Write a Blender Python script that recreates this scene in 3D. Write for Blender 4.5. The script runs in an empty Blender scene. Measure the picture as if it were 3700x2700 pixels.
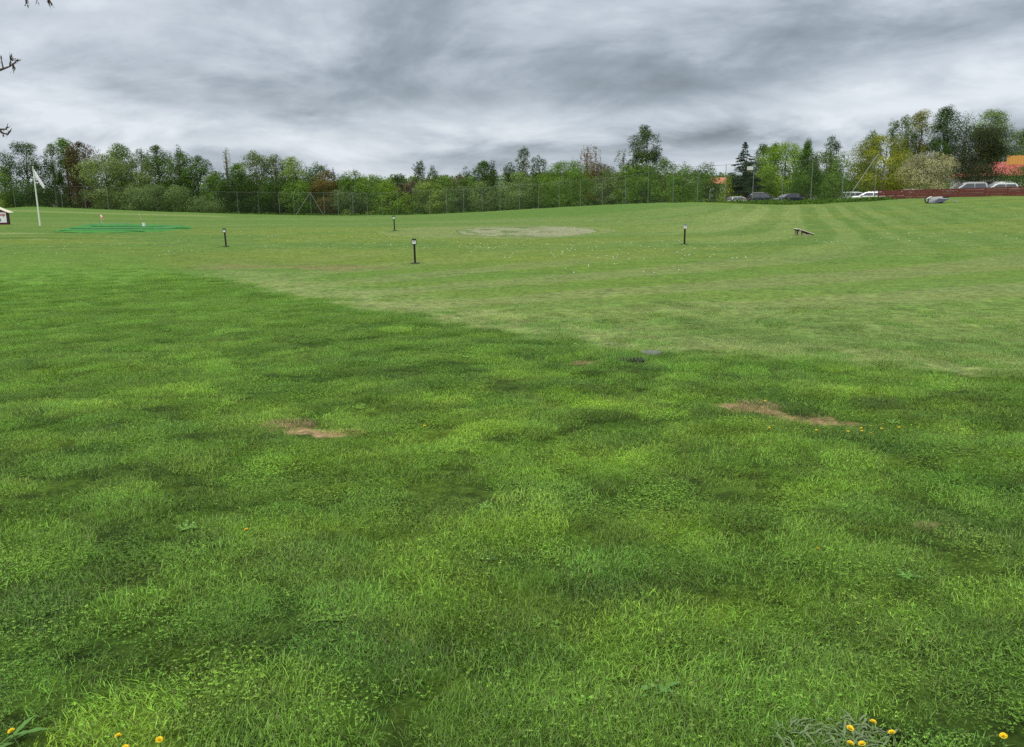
import bpy, math, random
import numpy as np
from mathutils import Vector, Matrix, Euler

# ------------------------------------------------------------------ camera
SC = bpy.context.scene
COL = SC.collection
F = 3000.0                      # focal length in photo pixels (photo is 3700 x 2700)
EYE = 1.7
PITCH, ROLL = math.radians(12.2), math.radians(0.62)
cam_d = bpy.data.cameras.new('camera'); cam = bpy.data.objects.new('camera', cam_d); COL.objects.link(cam)
cam_d.sensor_fit = 'HORIZONTAL'; cam_d.sensor_width = 36.0; cam_d.lens = F / 3700.0 * 36.0
cam_d.clip_start = 0.05; cam_d.clip_end = 6000
RM = Matrix.Rotation(math.radians(90) - PITCH, 3, 'X') @ Matrix.Rotation(-ROLL, 3, 'Z')
cam.matrix_world = Matrix.Translation((0, 0, EYE)) @ RM.to_4x4()
SC.camera = cam
R3 = np.array(RM)

def ray(u, v):
    return R3 @ np.array([(u - 1850) / F, -(v - 1350) / F, -1.0])

def at(u, v, d):
    """world point on the line of sight of photo pixel (u, v) at ground distance y = d"""
    r = ray(u, v); r = r * (d / r[1])
    return np.array([r[0], r[1], r[2] + EYE])

# ------------------------------------------------------------------ light, sky, exposure
SUN_EL, SUN_AZ = math.radians(48), math.radians(215)
sun_d = bpy.data.lights.new('sun', 'SUN'); sun = bpy.data.objects.new('sun', sun_d); COL.objects.link(sun)
sun_d.energy = 1.5; sun_d.angle = math.radians(25); sun_d.color = (1.0, 0.97, 0.92)
sdir = Vector((math.sin(SUN_AZ) * math.cos(SUN_EL), math.cos(SUN_AZ) * math.cos(SUN_EL), math.sin(SUN_EL)))
sun.rotation_euler = sdir.to_track_quat('Z', 'Y').to_euler()
SC.view_settings.view_transform = 'Standard'; SC.view_settings.look = 'None'
SC.view_settings.exposure = 0.0; SC.view_settings.gamma = 1.0; SC.view_settings.use_curve_mapping = False
SC.render.engine = 'CYCLES'
SC.cycles.max_bounces = 6; SC.cycles.diffuse_bounces = 3; SC.cycles.transparent_max_bounces = 24; SC.cycles.use_denoising = False

class NT:
    """tiny node-building helper"""
    def __init__(s, tree): s.t = tree; s.n = tree.nodes; s.l = tree.links
    def new(s, typ, **kw):
        n = s.n.new(typ)
        for k, v in kw.items(): setattr(n, k, v)
        return n
    def put(s, sock, v):
        if hasattr(v, 'is_output'): s.l.new(v, sock)
        else: sock.default_value = v
    def math(s, op, a, b=0.0, c=None, clamp=False):
        n = s.new('ShaderNodeMath', operation=op, use_clamp=clamp)
        s.put(n.inputs[0], a); s.put(n.inputs[1], b)
        if c is not None: s.put(n.inputs[2], c)
        return n.outputs[0]
    def mix(s, f, a, b, typ='MIX', clamp=False):
        n = s.new('ShaderNodeMix', data_type='RGBA', blend_type=typ, clamp_factor=True, clamp_result=clamp)
        s.put(n.inputs[0], f)
        for i, x in ((6, a), (7, b)):
            s.put(n.inputs[i], x if hasattr(x, 'is_output') else (*x[:3], 1.0))
        return n.outputs[2]
    def noise(s, vec, scale, detail=4.0, rough=0.55, dist=0.0, dim='3D'):
        n = s.new('ShaderNodeTexNoise', noise_dimensions=dim)
        if vec is not None: s.l.new(vec, n.inputs['Vector'])
        n.inputs['Scale'].default_value = scale; n.inputs['Detail'].default_value = detail
        n.inputs['Roughness'].default_value = rough; n.inputs['Distortion'].default_value = dist
        return n.outputs[0]
    def ramp(s, f, pts, interp='LINEAR'):
        n = s.new('ShaderNodeValToRGB'); e = n.color_ramp; e.interpolation = interp
        while len(e.elements) < len(pts): e.elements.new(0.5)
        for el, (p, c) in zip(e.elements, pts):
            el.position = p; el.color = (*c[:3], 1.0) if hasattr(c, '__len__') else (c, c, c, 1)
        s.put(n.inputs[0], f); return n.outputs[0]

world = bpy.data.worlds.new('World'); SC.world = world; world.use_nodes = True
w = NT(world.node_tree); w.n.clear()
wo = w.new('ShaderNodeOutputWorld'); bg = w.new('ShaderNodeBackground'); w.l.new(bg.outputs[0], wo.inputs[0])
sky = w.new('ShaderNodeTexSky', sky_type='NISHITA', sun_disc=False)
sky.sun_elevation = SUN_EL; sky.sun_rotation = SUN_AZ; sky.dust_density = 2.0
tc = w.new('ShaderNodeTexCoord'); sx = w.new('ShaderNodeSeparateXYZ'); w.l.new(tc.outputs['Generated'], sx.inputs[0])
X, Y, Z = sx.outputs
zz = w.math('MAXIMUM', Z, 0.0)
den = w.math('ADD', zz, 0.32)
cb = w.new('ShaderNodeCombineXYZ')
w.l.new(w.math('DIVIDE', X, den), cb.inputs[0]); w.l.new(w.math('DIVIDE', Y, den), cb.inputs[1])
P = cb.outputs[0]
warp = w.new('ShaderNodeVectorMath', operation='MULTIPLY'); w.l.new(P, warp.inputs[0]); warp.inputs[1].default_value = (1.0, 1.0, 1)
n1 = w.noise(warp.outputs[0], 1.5, 10, 0.56, 0.4)
n2 = w.noise(warp.outputs[0], 4.2, 8, 0.6, 0.25)
# angular coordinates for the large cloud banks
az = w.math('ARCTAN2', X, Y)
def bank(u, v, su, sv, amp, tilt=0.0):
    r = ray(u, v); r = r / np.linalg.norm(r)
    a0, z0 = math.atan2(r[0], r[1]), r[2]
    du = w.math('SUBTRACT', az, a0)
    dz = w.math('ADD', w.math('SUBTRACT', Z, z0), w.math('MULTIPLY', w.math('SUBTRACT', n1, 0.5), 0.10))
    dz = w.math('SUBTRACT', dz, w.math('MULTIPLY', du, tilt))
    a = w.math('MULTIPLY', du, F / su); b = w.math('MULTIPLY', dz, F / sv)
    q = w.math('ADD', w.math('MULTIPLY', a, a), w.math('MULTIPLY', b, b))
    return w.math('MULTIPLY', w.math('EXPONENT', w.math('MULTIPLY', q, -0.5)), amp)
banks = [(1750, 120, 620, 120, -.15, 0), (1500, 290, 560, 62, -.20, -.02), (2320, 330, 160, 60, -.10, 0), (2560, 190, 110, 120, .16, 0),
         (3050, 150, 420, 42, -.22, .22), (3500, 60, 350, 60, -.14, .1), (3300, 370, 700, 70, .14, .12), (2300, 430, 900, 42, .16, .03),
         (3450, 265, 160, 26, -.20, .1), (2800, 290, 160, 30, -.10, .0), (600, 400, 600, 30, .10, -.02), (400, 470, 500, 24, -.12, -.02), (700, 520, 700, 26, .14, 0),
         (1500, 555, 700, 16, -.12, 0), (2600, 535, 190, 15, -.22, 0), (2900, 590, 500, 16, .22, 0), (250, 120, 380, 90, .08, 0), (900, 230, 300, 50, .06, 0)]
val = w.math('ADD', w.math('MULTIPLY', w.math('SUBTRACT', n1, 0.5), 1.95), 0.57)
c3 = w.new('ShaderNodeCombineXYZ'); w.l.new(w.math('MULTIPLY', az, 4.4), c3.inputs[0]); w.l.new(w.math('MULTIPLY', Z, 15.0), c3.inputs[1])
n3 = w.noise(c3.outputs[0], 1.0, 10, 0.60, 0.5)
val = w.math('ADD', val, w.math('MULTIPLY', w.math('SUBTRACT', n3, 0.5), w.math('SUBTRACT', 1.5, w.math('MULTIPLY', Z, 4.0), clamp=False)))
val = w.math('ADD', val, w.math('MULTIPLY', w.math('SUBTRACT', n2, 0.5), 0.42))
for b_ in banks: val = w.math('ADD', val, bank(*b_))
ccol = w.ramp(val, [(0.06, (.235, .275, .315)), (0.34, (.35, .405, .465)), (0.60, (.54, .605, .68)), (0.97, (.82, .875, .935))])
# an overcast sky is brighter overhead than towards the horizon
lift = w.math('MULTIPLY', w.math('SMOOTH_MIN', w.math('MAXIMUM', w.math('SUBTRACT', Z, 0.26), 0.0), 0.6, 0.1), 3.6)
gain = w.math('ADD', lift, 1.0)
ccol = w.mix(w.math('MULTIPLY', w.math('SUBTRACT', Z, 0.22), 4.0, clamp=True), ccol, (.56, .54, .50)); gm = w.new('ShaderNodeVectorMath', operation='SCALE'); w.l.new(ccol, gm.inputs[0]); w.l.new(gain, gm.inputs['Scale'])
sk = w.new('ShaderNodeVectorMath', operation='SCALE'); w.l.new(sky.outputs[0], sk.inputs[0]); sk.inputs['Scale'].default_value = 0.08
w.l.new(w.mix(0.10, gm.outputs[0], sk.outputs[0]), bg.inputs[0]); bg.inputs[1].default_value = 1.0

# ------------------------------------------------------------------ numpy noise + terrain
def hash2(ix, iy, seed):
    h = (ix.astype(np.int64) * 374761393 + iy.astype(np.int64) * 668265263 + seed * 1442695041) & 0xffffffff
    h = ((h ^ (h >> 13)) * 1274126177) & 0xffffffff
    return ((h ^ (h >> 16)) & 0xffff) / 65535.0
def vnoise(x, y, seed=0):
    ix, iy = np.floor(x), np.floor(y); fx, fy = x - ix, y - iy
    fx = fx * fx * (3 - 2 * fx); fy = fy * fy * (3 - 2 * fy)
    a, b = hash2(ix, iy, seed), hash2(ix + 1, iy, seed); c, d = hash2(ix, iy + 1, seed), hash2(ix + 1, iy + 1, seed)
    return (a * (1 - fx) + b * fx) * (1 - fy) + (c * (1 - fx) + d * fx) * fy
def fbm(x, y, seed=0, octv=4, gain=0.5):
    s, a, t = 0.0, 1.0, 0.0
    for o in range(octv):
        s = s + a * vnoise(x * 2 ** o + 17.3 * o, y * 2 ** o - 9.1 * o, seed + o); t += a; a *= gain
    return s / t
def sstep(a, b, x):
    t = np.clip((x - a) / (b - a), 0, 1); return t * t * (3 - 2 * t)

CTRL = [at(*p) for p in [
    (1500, 952, 34.5), (1426, 834, 60), (817, 891, 47.6), (2473, 883, 43), (2905, 852, 50), (1850, 858, 54), (2100, 815, 66),
    (450, 838, 64), (450, 813, 77), (145, 815, 75), (1300, 800, 112), (700, 800, 108), (150, 790, 118),
    (48, 753, 180), (227, 756, 182), (393, 762, 184), (630, 771, 186), (861, 774, 188), (1173, 780, 182), (1438, 779, 172), (1743, 771, 160),
    (2021, 758, 146), (2259, 743, 131), (2431, 733, 116), (2540, 731, 86), (2450, 733, 88), (2640, 735, 84), (2200, 760, 100), (2300, 800, 70),
    (2778, 744, 88), (3105, 731, 86), (3400, 723, 80), (3700, 714, 76), (2560, 770, 70),
    (3500, 850, 45), (3500, 780, 60), (3700, 1000, 24.5), (2900, 790, 64), (2718, 733, 103), (3173, 722, 97), (3700, 709, 84), (3450, 712, 96), (2760, 741, 118), (2600, 752, 122), (3130, 736, 110), (3250, 727, 118), (3600, 704, 106)]]
CTRL += [np.array(p) for p in [(0, 0, 0), (-4, 3, 0), (4, 3, 0), (0, 7, -.2), (-6, 9, -.32), (7, 9, -.25), (0, 14, -.42), (-14, 20, -.75), (15, 20, -.62),
    (0, 24, -.8), (-70, 60, -1.0), (70, 60, .2), (-110, 180, -2.0), (90, 100, 0.3), (30, 130, -.9), (-60, 230, -3.8), (60, 200, -1.5), (-40, -30, 0), (40, -30, 0), (0, -60, 0), (-60, 10, -.2), (60, 10, -.1), (0, 240, -4)]]
CTRL = np.array(CTRL)
def tps(r2): return 0.5 * r2 * np.log(r2 + 1e-9)
def _fit():
    n = len(CTRL); S = CTRL[:, :2] / 50.0
    A = tps(((S[:, None] - S[None]) ** 2).sum(-1)) + np.eye(n) * 0.002
    Pm = np.hstack([np.ones((n, 1)), S]); M = np.zeros((n + 3, n + 3)); M[:n, :n] = A; M[:n, n:] = Pm; M[n:, :n] = Pm.T
    return np.linalg.solve(M, np.concatenate([CTRL[:, 2], np.zeros(3)]))
WT = _fit()
def H(x, y):
    x = np.asarray(x, float); y = np.asarray(y, float); sh = x.shape
    X_, Y_ = x.ravel() / 50.0, y.ravel() / 50.0
    cx, cy = np.clip(X_, -3.0, 2.6), np.clip(Y_, -1.2, 4.8)
    z = WT[-3] + WT[-2] * cx + WT[-1] * cy
    for i in range(len(CTRL)):
        z = z + WT[i] * tps((cx - CTRL[i, 0] / 50) ** 2 + (cy - CTRL[i, 1] / 50) ** 2)
    xr, yr = x.ravel(), y.ravel(); dist = np.hypot(xr, yr)
    und = (fbm(xr * 0.35, yr * 0.35, 5, 3) - .5) * 0.12 + (fbm(xr * 1.6, yr * 1.6, 9, 3) - .5) * 0.085 * (1 - sstep(12, 40, dist))
    z = z + und * sstep(1.0, 6.0, dist)
    return z.reshape(sh)
def hit(u, v, h=0.0):
    """where the line of sight of photo pixel (u, v) meets the ground raised by h"""
    r = ray(u, v); r = r / r[1]; ds = np.geomspace(1.2, 260, 900)
    px, pz = r[0] * ds, EYE + r[2] * ds
    g = pz - (H(px, ds) + h); k = np.argmax(g < 0)
    if k == 0: k = len(ds) - 1
    t = g[k - 1] / (g[k - 1] - g[k] + 1e-9); d = ds[k - 1] + (ds[k] - ds[k - 1]) * t
    return Vector((r[0] * d, d, float(H(r[0] * d, d))))

# ------------------------------------------------------------------ object helpers
def tag(o, label=None, cat=None, group=None, kind=None):
    if label: o['label'] = label
    if cat: o['category'] = cat
    if group: o['group'] = group
    if kind: o['kind'] = kind
    return o
def thing(name, label, cat, loc=(0, 0, 0), rz=0.0, group=None):
    o = bpy.data.objects.new(name, None); COL.objects.link(o); o.empty_display_size = 0.2
    o.location = loc; o.rotation_euler = (0, 0, rz); return tag(o, label, cat, group)
def link(name, me, mat=None, parent=None, smooth=False):
    o = bpy.data.objects.new(name, me); COL.objects.link(o)
    if mat is not None: me.materials.append(mat)
    if smooth: me.polygons.foreach_set('use_smooth', [True] * len(me.polygons))
    if parent is not None: o.parent = parent
    return o
def npmesh(name, V, faces_flat, nper, attrs=None):
    """mesh from numpy arrays; nper = vertices per face (int or array)"""
    me = bpy.data.meshes.new(name); V = np.asarray(V, np.float32); ff = np.asarray(faces_flat, np.int32).ravel()
    me.vertices.add(len(V)); me.vertices.foreach_set('co', V.ravel())
    if len(ff):
        ct = np.full(len(ff) // nper, nper, np.int32) if np.isscalar(nper) else np.asarray(nper, np.int32)
        me.loops.add(len(ff)); me.loops.foreach_set('vertex_index', ff)
        me.polygons.add(len(ct)); st = np.concatenate([[0], np.cumsum(ct)[:-1]]).astype(np.int32)
        me.polygons.foreach_set('loop_start', st); me.polygons.foreach_set('loop_total', ct)
    for nm, typ, data in attrs or ():
        a = me.attributes.new(nm, typ, 'POINT'); data = np.asarray(data)
        if typ == 'FLOAT_COLOR': a.data.foreach_set('color', np.hstack([data, np.ones((len(data), 1))]).astype(np.float32).ravel())
        elif typ == 'FLOAT_VECTOR': a.data.foreach_set('vector', data.astype(np.float32).ravel())
        elif typ == 'INT': a.data.foreach_set('value', data.astype(np.int32))
        else: a.data.foreach_set('value', data.astype(np.float32))
    me.update(calc_edges=True); me.validate(); return me
class MB:
    """collects boxes, tubes and polygons into one mesh"""
    def __init__(s): s.v = []; s.f = []
    def add(s, vs, fs):
        b = len(s.v); s.v += [tuple(p) for p in vs]; s.f += [tuple(b + i for i in f) for f in fs]; return s
    def box(s, c, d, rot=None, bev=0.0):
        hx, hy, hz = d[0] / 2, d[1] / 2, d[2] / 2
        if bev <= 0:
            vs = [Vector((x, y, z)) for x in (-hx, hx) for y in (-hy, hy) for z in (-hz, hz)]
            fs = [(0, 1, 3, 2), (4, 6, 7, 5), (0, 4, 5, 1), (2, 3, 7, 6), (0, 2, 6, 4), (1, 5, 7, 3)]
        else:
            ring = lambda k, z: [Vector((sx_ * (hx - (bev if a else k)), sy_ * (hy - (k if a else bev)), z)) for sx_, sy_, o in ((1, 1, 0), (-1, 1, 1), (-1, -1, 0), (1, -1, 1)) for a in ((0, 1) if not o else (1, 0))]
            rs = [ring(bev, -hz), ring(0, -hz + bev), ring(0, hz - bev), ring(bev, hz)]
            vs = [p for r_ in rs for p in r_]; fs = [tuple(range(7, -1, -1)), tuple(range(24, 32))]
            for k in range(3):
                fs += [(k * 8 + i, k * 8 + (i + 1) % 8, k * 8 + 8 + (i + 1) % 8, k * 8 + 8 + i) for i in range(8)]
        M = rot if rot is not None else Matrix.Identity(3)
        return s.add([M @ p + Vector(c) for p in vs], fs)
    def tube(s, pts, rad, n=8, cap=True):
        pts = [Vector(p) for p in pts]; rad = rad if hasattr(rad, '__len__') else [rad] * len(pts); vs = []
        for i, p in enumerate(pts):
            t = (pts[min(i + 1, len(pts) - 1)] - pts[max(i - 1, 0)]).normalized()
            a = t.cross(Vector((0, 0, 1)) if abs(t.z) < .9 else Vector((1, 0, 0))).normalized(); b = t.cross(a)
            vs += [p + (a * math.cos(k * 2 * math.pi / n) + b * math.sin(k * 2 * math.pi / n)) * rad[i] for k in range(n)]
        fs = [(i * n + k, i * n + n + k, i * n + n + (k + 1) % n, i * n + (k + 1) % n) for i in range(len(pts) - 1) for k in range(n)]
        if cap: fs += [tuple(range(n)), tuple(range(len(vs) - 1, len(vs) - 1 - n, -1))]
        return s.add(vs, fs)
    def build(s, name, mat, parent=None, smooth=False):
        me = bpy.data.meshes.new(name); me.from_pydata(s.v, [], s.f); me.update()
        import bmesh
        bm = bmesh.new(); bm.from_mesh(me); bmesh.ops.recalc_face_normals(bm, faces=bm.faces); bm.to_mesh(me); bm.free()
        return link(name, me, mat, parent, smooth)

# ------------------------------------------------------------------ materials
def pmat(name, col, rough=0.7, noise=0.15, scale=20.0, metal=0.0, spec=0.3, bump=0.0, trans=0.0):
    m = bpy.data.materials.new(name); m.use_nodes = True; t = NT(m.node_tree); b = t.n['Principled BSDF']
    geo = t.new('ShaderNodeNewGeometry')
    nz = t.noise(geo.outputs['Position'], scale, 5, 0.6)
    c = t.mix(nz, tuple(x * (1 - noise) for x in col), tuple(min(1, x * (1 + noise)) for x in col))
    t.l.new(c, b.inputs['Base Color']); b.inputs['Roughness'].default_value = rough; b.inputs['Metallic'].default_value = metal
    b.inputs['Specular IOR Level'].default_value = spec
    if bump:
        bn = t.new('ShaderNodeBump'); bn.inputs['Strength'].default_value = bump; t.l.new(nz, bn.inputs['Height']); t.l.new(bn.outputs[0], b.inputs['Normal'])
    return m
def leafmat(name, col, vary=0.45, transl=0.35, hue=(1.25, 1.12, .8)):
    """foliage: diffuse + light through the leaf, each leaf its own tint"""
    m = bpy.data.materials.new(name); m.use_nodes = True; t = NT(m.node_tree); t.n.clear()
    out = t.new('ShaderNodeOutputMaterial'); at_ = t.new('ShaderNodeAttribute', attribute_name='tint')
    c = t.mix(at_.outputs['Fac'], tuple(x * (1 - vary) for x in col), tuple(x * (1 + vary) * h for x, h in zip(col, hue)))
    d = t.new('ShaderNodeBsdfDiffuse'); tr = t.new('ShaderNodeBsdfTranslucent'); t.l.new(c, d.inputs[0]); t.l.new(c, tr.inputs[0])
    mx = t.new('ShaderNodeMixShader'); mx.inputs[0].default_value = transl; t.l.new(d.outputs[0], mx.inputs[1]); t.l.new(tr.outputs[0], mx.inputs[2])
    t.l.new(mx.outputs[0], out.inputs[0]); return m

# ------------------------------------------------------------------ the lawn: real colour of every spot of turf
C_LUSH, C_YEL, C_DARK = np.array([.108, .212, .026]), np.array([.165, .285, .026]), np.array([.080, .180, .026])
C_RANGE, C_RYEL, C_PALE = np.array([.088, .168, .032]), np.array([.135, .190, .030]), np.array([.205, .262, .095])
C_SOIL, C_SAND, C_FAR = np.array([.245, .165, .100]), np.array([.225, .245, .150]), np.array([.085, .170, .034])
RI = R3.T
def proj(x, y, z):
    p = np.stack([x, y, z - EYE], -1) @ R3
    d = np.maximum(-p[..., 2], 1e-3); ok = p[..., 2] < -0.2
    return np.where(ok, 1850 + F * p[..., 0] / d, -9e5), np.where(ok, 1350 - F * p[..., 1] / d, 9e5)
EDGE_U = [-3000, 0, 250, 560, 760, 1000, 1250, 1550, 1800, 1980, 2200, 2500, 2800, 3200, 3700, 6000]
EDGE_V = [985, 985, 985, 985, 1010, 1055, 1105, 1155, 1200, 1240, 1262, 1275, 1298, 1325, 1368, 1600]
EDGE_W = None
def spot(u, v, cu, cv, su, sv, tilt=0.0):
    du, dv = (u - cu), (v - cv) - (u - cu) * tilt
    return np.exp(-.5 * ((du / su) ** 2 + (dv / sv) ** 2))
def lawn(x, y, z):
    """(colour, range mask, soil mask, tallness) of the turf at world points"""
    u, v = proj(x, y, z)
    wob = (fbm(x * .9, y * .9, 31, 3) - .5)
    vv = v + wob * np.clip((v - 700) * .10, 0, 60); uu = u + (fbm(x * .9, y * .9, 35, 3) - .5) * np.clip((v - 700) * .3, 0, 200)
    dist = np.hypot(x, y)
    e = np.interp(u, EDGE_U, EDGE_V)
    edge = (e - v) + (fbm(x * 2.2, y * 2.2, 3, 4) - .5) * 60 + (fbm(x * .5, y * .5, 4, 2) - .5) * 30
    soft_ = np.interp(u, [0, 450, 640], [70, 60, 1]); rng_m = sstep(-16, 16, edge / np.maximum(soft_ * .12, 1))                     # 1 on the driving range, 0 on the lawn in front
    left = 1 - sstep(420, 640, u + wob * 200)      # no visible mowing edge at the far left
    # lawn in front
    a = fbm(x * .55, y * .8, 11, 4); b = fbm(x * 1.7, y * 2.4, 13, 4); c = fbm(x * 5, y * 5, 19, 3)
    yel = sstep(.50, .80, a * .35 + b * .65) * .6; drk = sstep(.50, .72, fbm(x * 2.0, y * 3.6, 23, 4)) * .4
    col = C_LUSH[None] * np.ones((x.size, 1))
    L = lambda A, B, t: A + (B - A) * t[:, None]
    col = L(col, C_YEL, np.clip(yel + .25 * (c - .5), 0, 1)); col = L(col, C_DARK, drk * .75)
    for s_ in ((620, 1440, 260, 40, .05), (1600, 1540, 260, 60, .1), (1300, 1700, 300, 60, .05), (2950, 1770, 300, 28, .06), (3400, 2230, 260, 60, .15), (2600, 1920, 260, 26, .05), (3150, 1452, 170, 26, 0), (2130, 1445, 110, 22, 0), (1750, 1900, 350, 40, 0), (2700, 2200, 300, 60, 0), (2100,1650,300,50,0)):
        col = L(col, C_YEL * 1.05, spot(uu, vv, *s_) * .6)
    for s_ in ((900, 1400, 200, 26, 0), (1450, 1560, 110, 16, .1), (2450, 1330, 300, 22, 0), (2950, 1440, 260, 26, .05), (3300, 1600, 220, 46, .12), (3450, 1800, 260, 70, 0), (560, 1480, 110, 14, 0), (1900, 1790, 240, 30, 0), (3200, 2300, 200, 40, 0), (300, 1700, 330, 60, 0), (2300, 1310, 200, 22, 0), (1500, 1215, 420, 14, .17), (200, 2250, 380, 120, 0)):
        col = L(col, C_DARK, spot(uu, vv, *s_) * .45)
    mot = fbm(x * 2.3, y * 3.4, 27, 3) - .5; mot2 = fbm(x * .45, y * 1.1, 29, 3) - .5
    col = col * (1 + np.clip(mot * 1.0, -.35, .35) + mot2 * .2 + np.clip((fbm(x * 7, y * 9, 28, 2) - .5) * 1.3, -.4, .4))[:, None] * np.stack([1 + mot * .3, np.ones(x.size), np.ones(x.size)], 1)
    col = L(col, C_RANGE * np.array([.95, 1.06, .8]), sstep(6, 18, y) * .5) * (1 + .06 * sstep(5, 16, y))[:, None]
    lush_far = sstep(9, 20, dist) * (1 - rng_m)
    col = L(col, C_LUSH * .95, lush_far * .3)
    # driving range
    st = fbm(x * .10, y * .45, 41, 4); st2 = fbm(x * .5, y * 1.6, 43, 4)
    r = L(C_RANGE * np.ones((x.size, 1)), C_RYEL, sstep(.42, .66, st) * .75); r = L(r, C_PALE * .8, sstep(.5, .8, st2) * .35)
    xp = x - .25 * (y - 60); yq = (53 - y + .18 * x) * .22; k = .42
    s = np.log(np.exp(np.clip((xp - 19) * k, -40, 40)) + np.exp(np.clip(yq * k, -40, 40))) / k
    stripe = sstep(-.35, .35, np.sin(s * 2 * np.pi / 2.0 + 1.2 + .9 * np.sin(s * .9 + 1) + (fbm(x * .15, y * .15, 47, 3) - .5) * 2.5))
    amp = np.clip(sstep(2400, 2700, u) * sstep(980, 860, v) * .8 + .30, 0, 1) * sstep(735, 752, v) * sstep(1500, 2300, u + (v - 900) * 2) * (1 - .6 * sstep(3000, 3400, u))
    r = L(r, C_PALE * np.array([.78, .86, .72]), stripe * amp * .5); r = L(r, C_RANGE * .88, (1 - stripe) * amp * .42)
    # fanned mowing lanes of the middle
    th = np.arctan2(y - 2.0, x + 26.0); fan = sstep(-.3, .3, np.sin(th * 46 + .6)); fa = sstep(1180, 1080, v) * sstep(880, 960, v) * sstep(1000, 1300, u) * .6
    r = L(r, C_PALE * .75, fan * fa); r = L(r, C_RANGE * np.array([1.0, 1.05, .7]), (1 - fan) * fa)
    for s_, c_, q_ in (((1900, 930, 500, 16, -.02), C_RYEL, .7), ((2600, 800, 180, 22, -.1), C_PALE, .5), ((500, 940, 420, 22, 0), C_RYEL * .85, .6), ((1150, 965, 170, 5, 0), C_SOIL * .8, .55),
                       ((840, 967, 90, 6, 0), C_SOIL * .8, .5), ((250, 950, 80, 4, 0), C_SOIL * .7, .5), ((200, 1000, 70, 5, 0), C_SOIL * .7, .4), ((500, 1010, 500, 30, 0), C_DARK, .5)):
        r = L(r, c_, spot(uu, vv, *s_) * q_)
    # clipped pale strip along the mowing edge, speckled with weeds
    strip = sstep(-4, 6, edge) * (1 - sstep(22, 95, edge + wob * 70) * .95) * sstep(640, 1000, u) * sstep(-200, 300, 3800 - u)
    strip = strip * np.interp(u, [500, 900, 1500, 2200, 2900, 3700, 5000], [.5, .9, 1, 1, .9, 1, 1])
    strip = np.clip(strip + spot(uu, vv, 2300, 1140, 800, 45, .03) * .35 + spot(uu, vv, 3400, 1150, 500, 90) * .35, 0, 1)
    r = L(r, C_PALE * (0.62 + .55 * c[:, None]), strip * .85)
    sp = sstep(.55, .64, fbm(x * 4.5, y * 4.5, 51, 3)) * sstep(.36, .56, fbm(x * .7, y * .7, 53, 2) + spot(uu, vv, 3050, 1200, 400, 60) * .2 + spot(u, v, 1150, 1040, 300, 30) * .2) * sstep(60, 25, dist)
    r = L(r, C_DARK * 1.1, sp * np.clip(strip * .9 + .15, 0, 1) * .6)
    r = L(r, C_DARK * 1.05, sstep(700, 480, u + wob * 150) * sstep(870, 980, v) * .6)
    # far turf beyond the flags
    fz = sstep(830, 800, v) * sstep(2700, 2450, u); r = L(r, C_FAR, fz * .7); r = L(r, C_PALE * .8, fz * sstep(.5, .62, fbm(x * .02, y * .22, 61, 2)) * .4)
    g = sstep(2500, 2100, u) * sstep(795, 778, v); r = L(r, C_RANGE * np.array([.85, .95, .7]), g * .5)
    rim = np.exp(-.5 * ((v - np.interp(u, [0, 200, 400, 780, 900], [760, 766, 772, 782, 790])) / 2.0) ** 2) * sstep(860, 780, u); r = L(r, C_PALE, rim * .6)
    # resting sandy green: long ellipse with a faint collar
    P0, P1 = G_SAND
    ax = P1 - P0; ln = np.hypot(*ax); ax = ax / ln; px = (x - (P0[0] + P1[0]) / 2) * ax[0] + (y - (P0[1] + P1[1]) / 2) * ax[1]
    py = -(x - (P0[0] + P1[0]) / 2) * ax[1] + (y - (P0[1] + P1[1]) / 2) * ax[0]
    q = np.sqrt((px / (ln / 2)) ** 2 + (py / SAND_W) ** 2) + (fbm(x * .4, y * .4, 71, 3) - .5) * .10
    q2 = np.sqrt(((px + 2.2) / (ln / 2 + 3.6)) ** 2 + (py / (SAND_W * 1.3)) ** 2)
    r = L(r, C_PALE * .82, sstep(1.02, .96, q2) * .7)
    sand = sstep(1.0, .97, q); grn = sstep(.50, .62, fbm(px * .7, py * .7, 73, 3)) * sstep(.25 * ln, -.05 * ln, px)
    lines = sstep(.06, .02, np.abs(np.sin(px * .55 + py * .9))) * sstep(.2 * ln, .0, px)
    r = L(r, C_SAND * (0.9 + .2 * c[:, None]), sand * .95); r = L(r, C_RANGE * .9, sand * np.clip(grn * .7 + lines * .7, 0, 1))
    r = L(r, C_DARK * .8, sstep(.045, .0, np.abs(q - 1.0)) * .7)
    # light and dark lips at the far left
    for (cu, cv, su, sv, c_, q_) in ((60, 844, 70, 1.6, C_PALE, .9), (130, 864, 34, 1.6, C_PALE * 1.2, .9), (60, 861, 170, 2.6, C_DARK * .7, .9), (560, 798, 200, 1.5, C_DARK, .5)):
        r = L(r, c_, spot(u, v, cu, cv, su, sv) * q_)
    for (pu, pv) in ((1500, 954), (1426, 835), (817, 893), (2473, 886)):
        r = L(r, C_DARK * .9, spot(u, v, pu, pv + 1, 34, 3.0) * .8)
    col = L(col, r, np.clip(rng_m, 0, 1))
    dark_edge = np.exp(-.5 * ((edge + 14) / 12) ** 2) * sstep(600, 900, u); col = L(col, C_DARK * 1.15, dark_edge * .15)
    # bare soil
    nz = fbm(x * 4, y * 4, 81, 3) - .5; soil = np.zeros(x.size)
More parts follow.
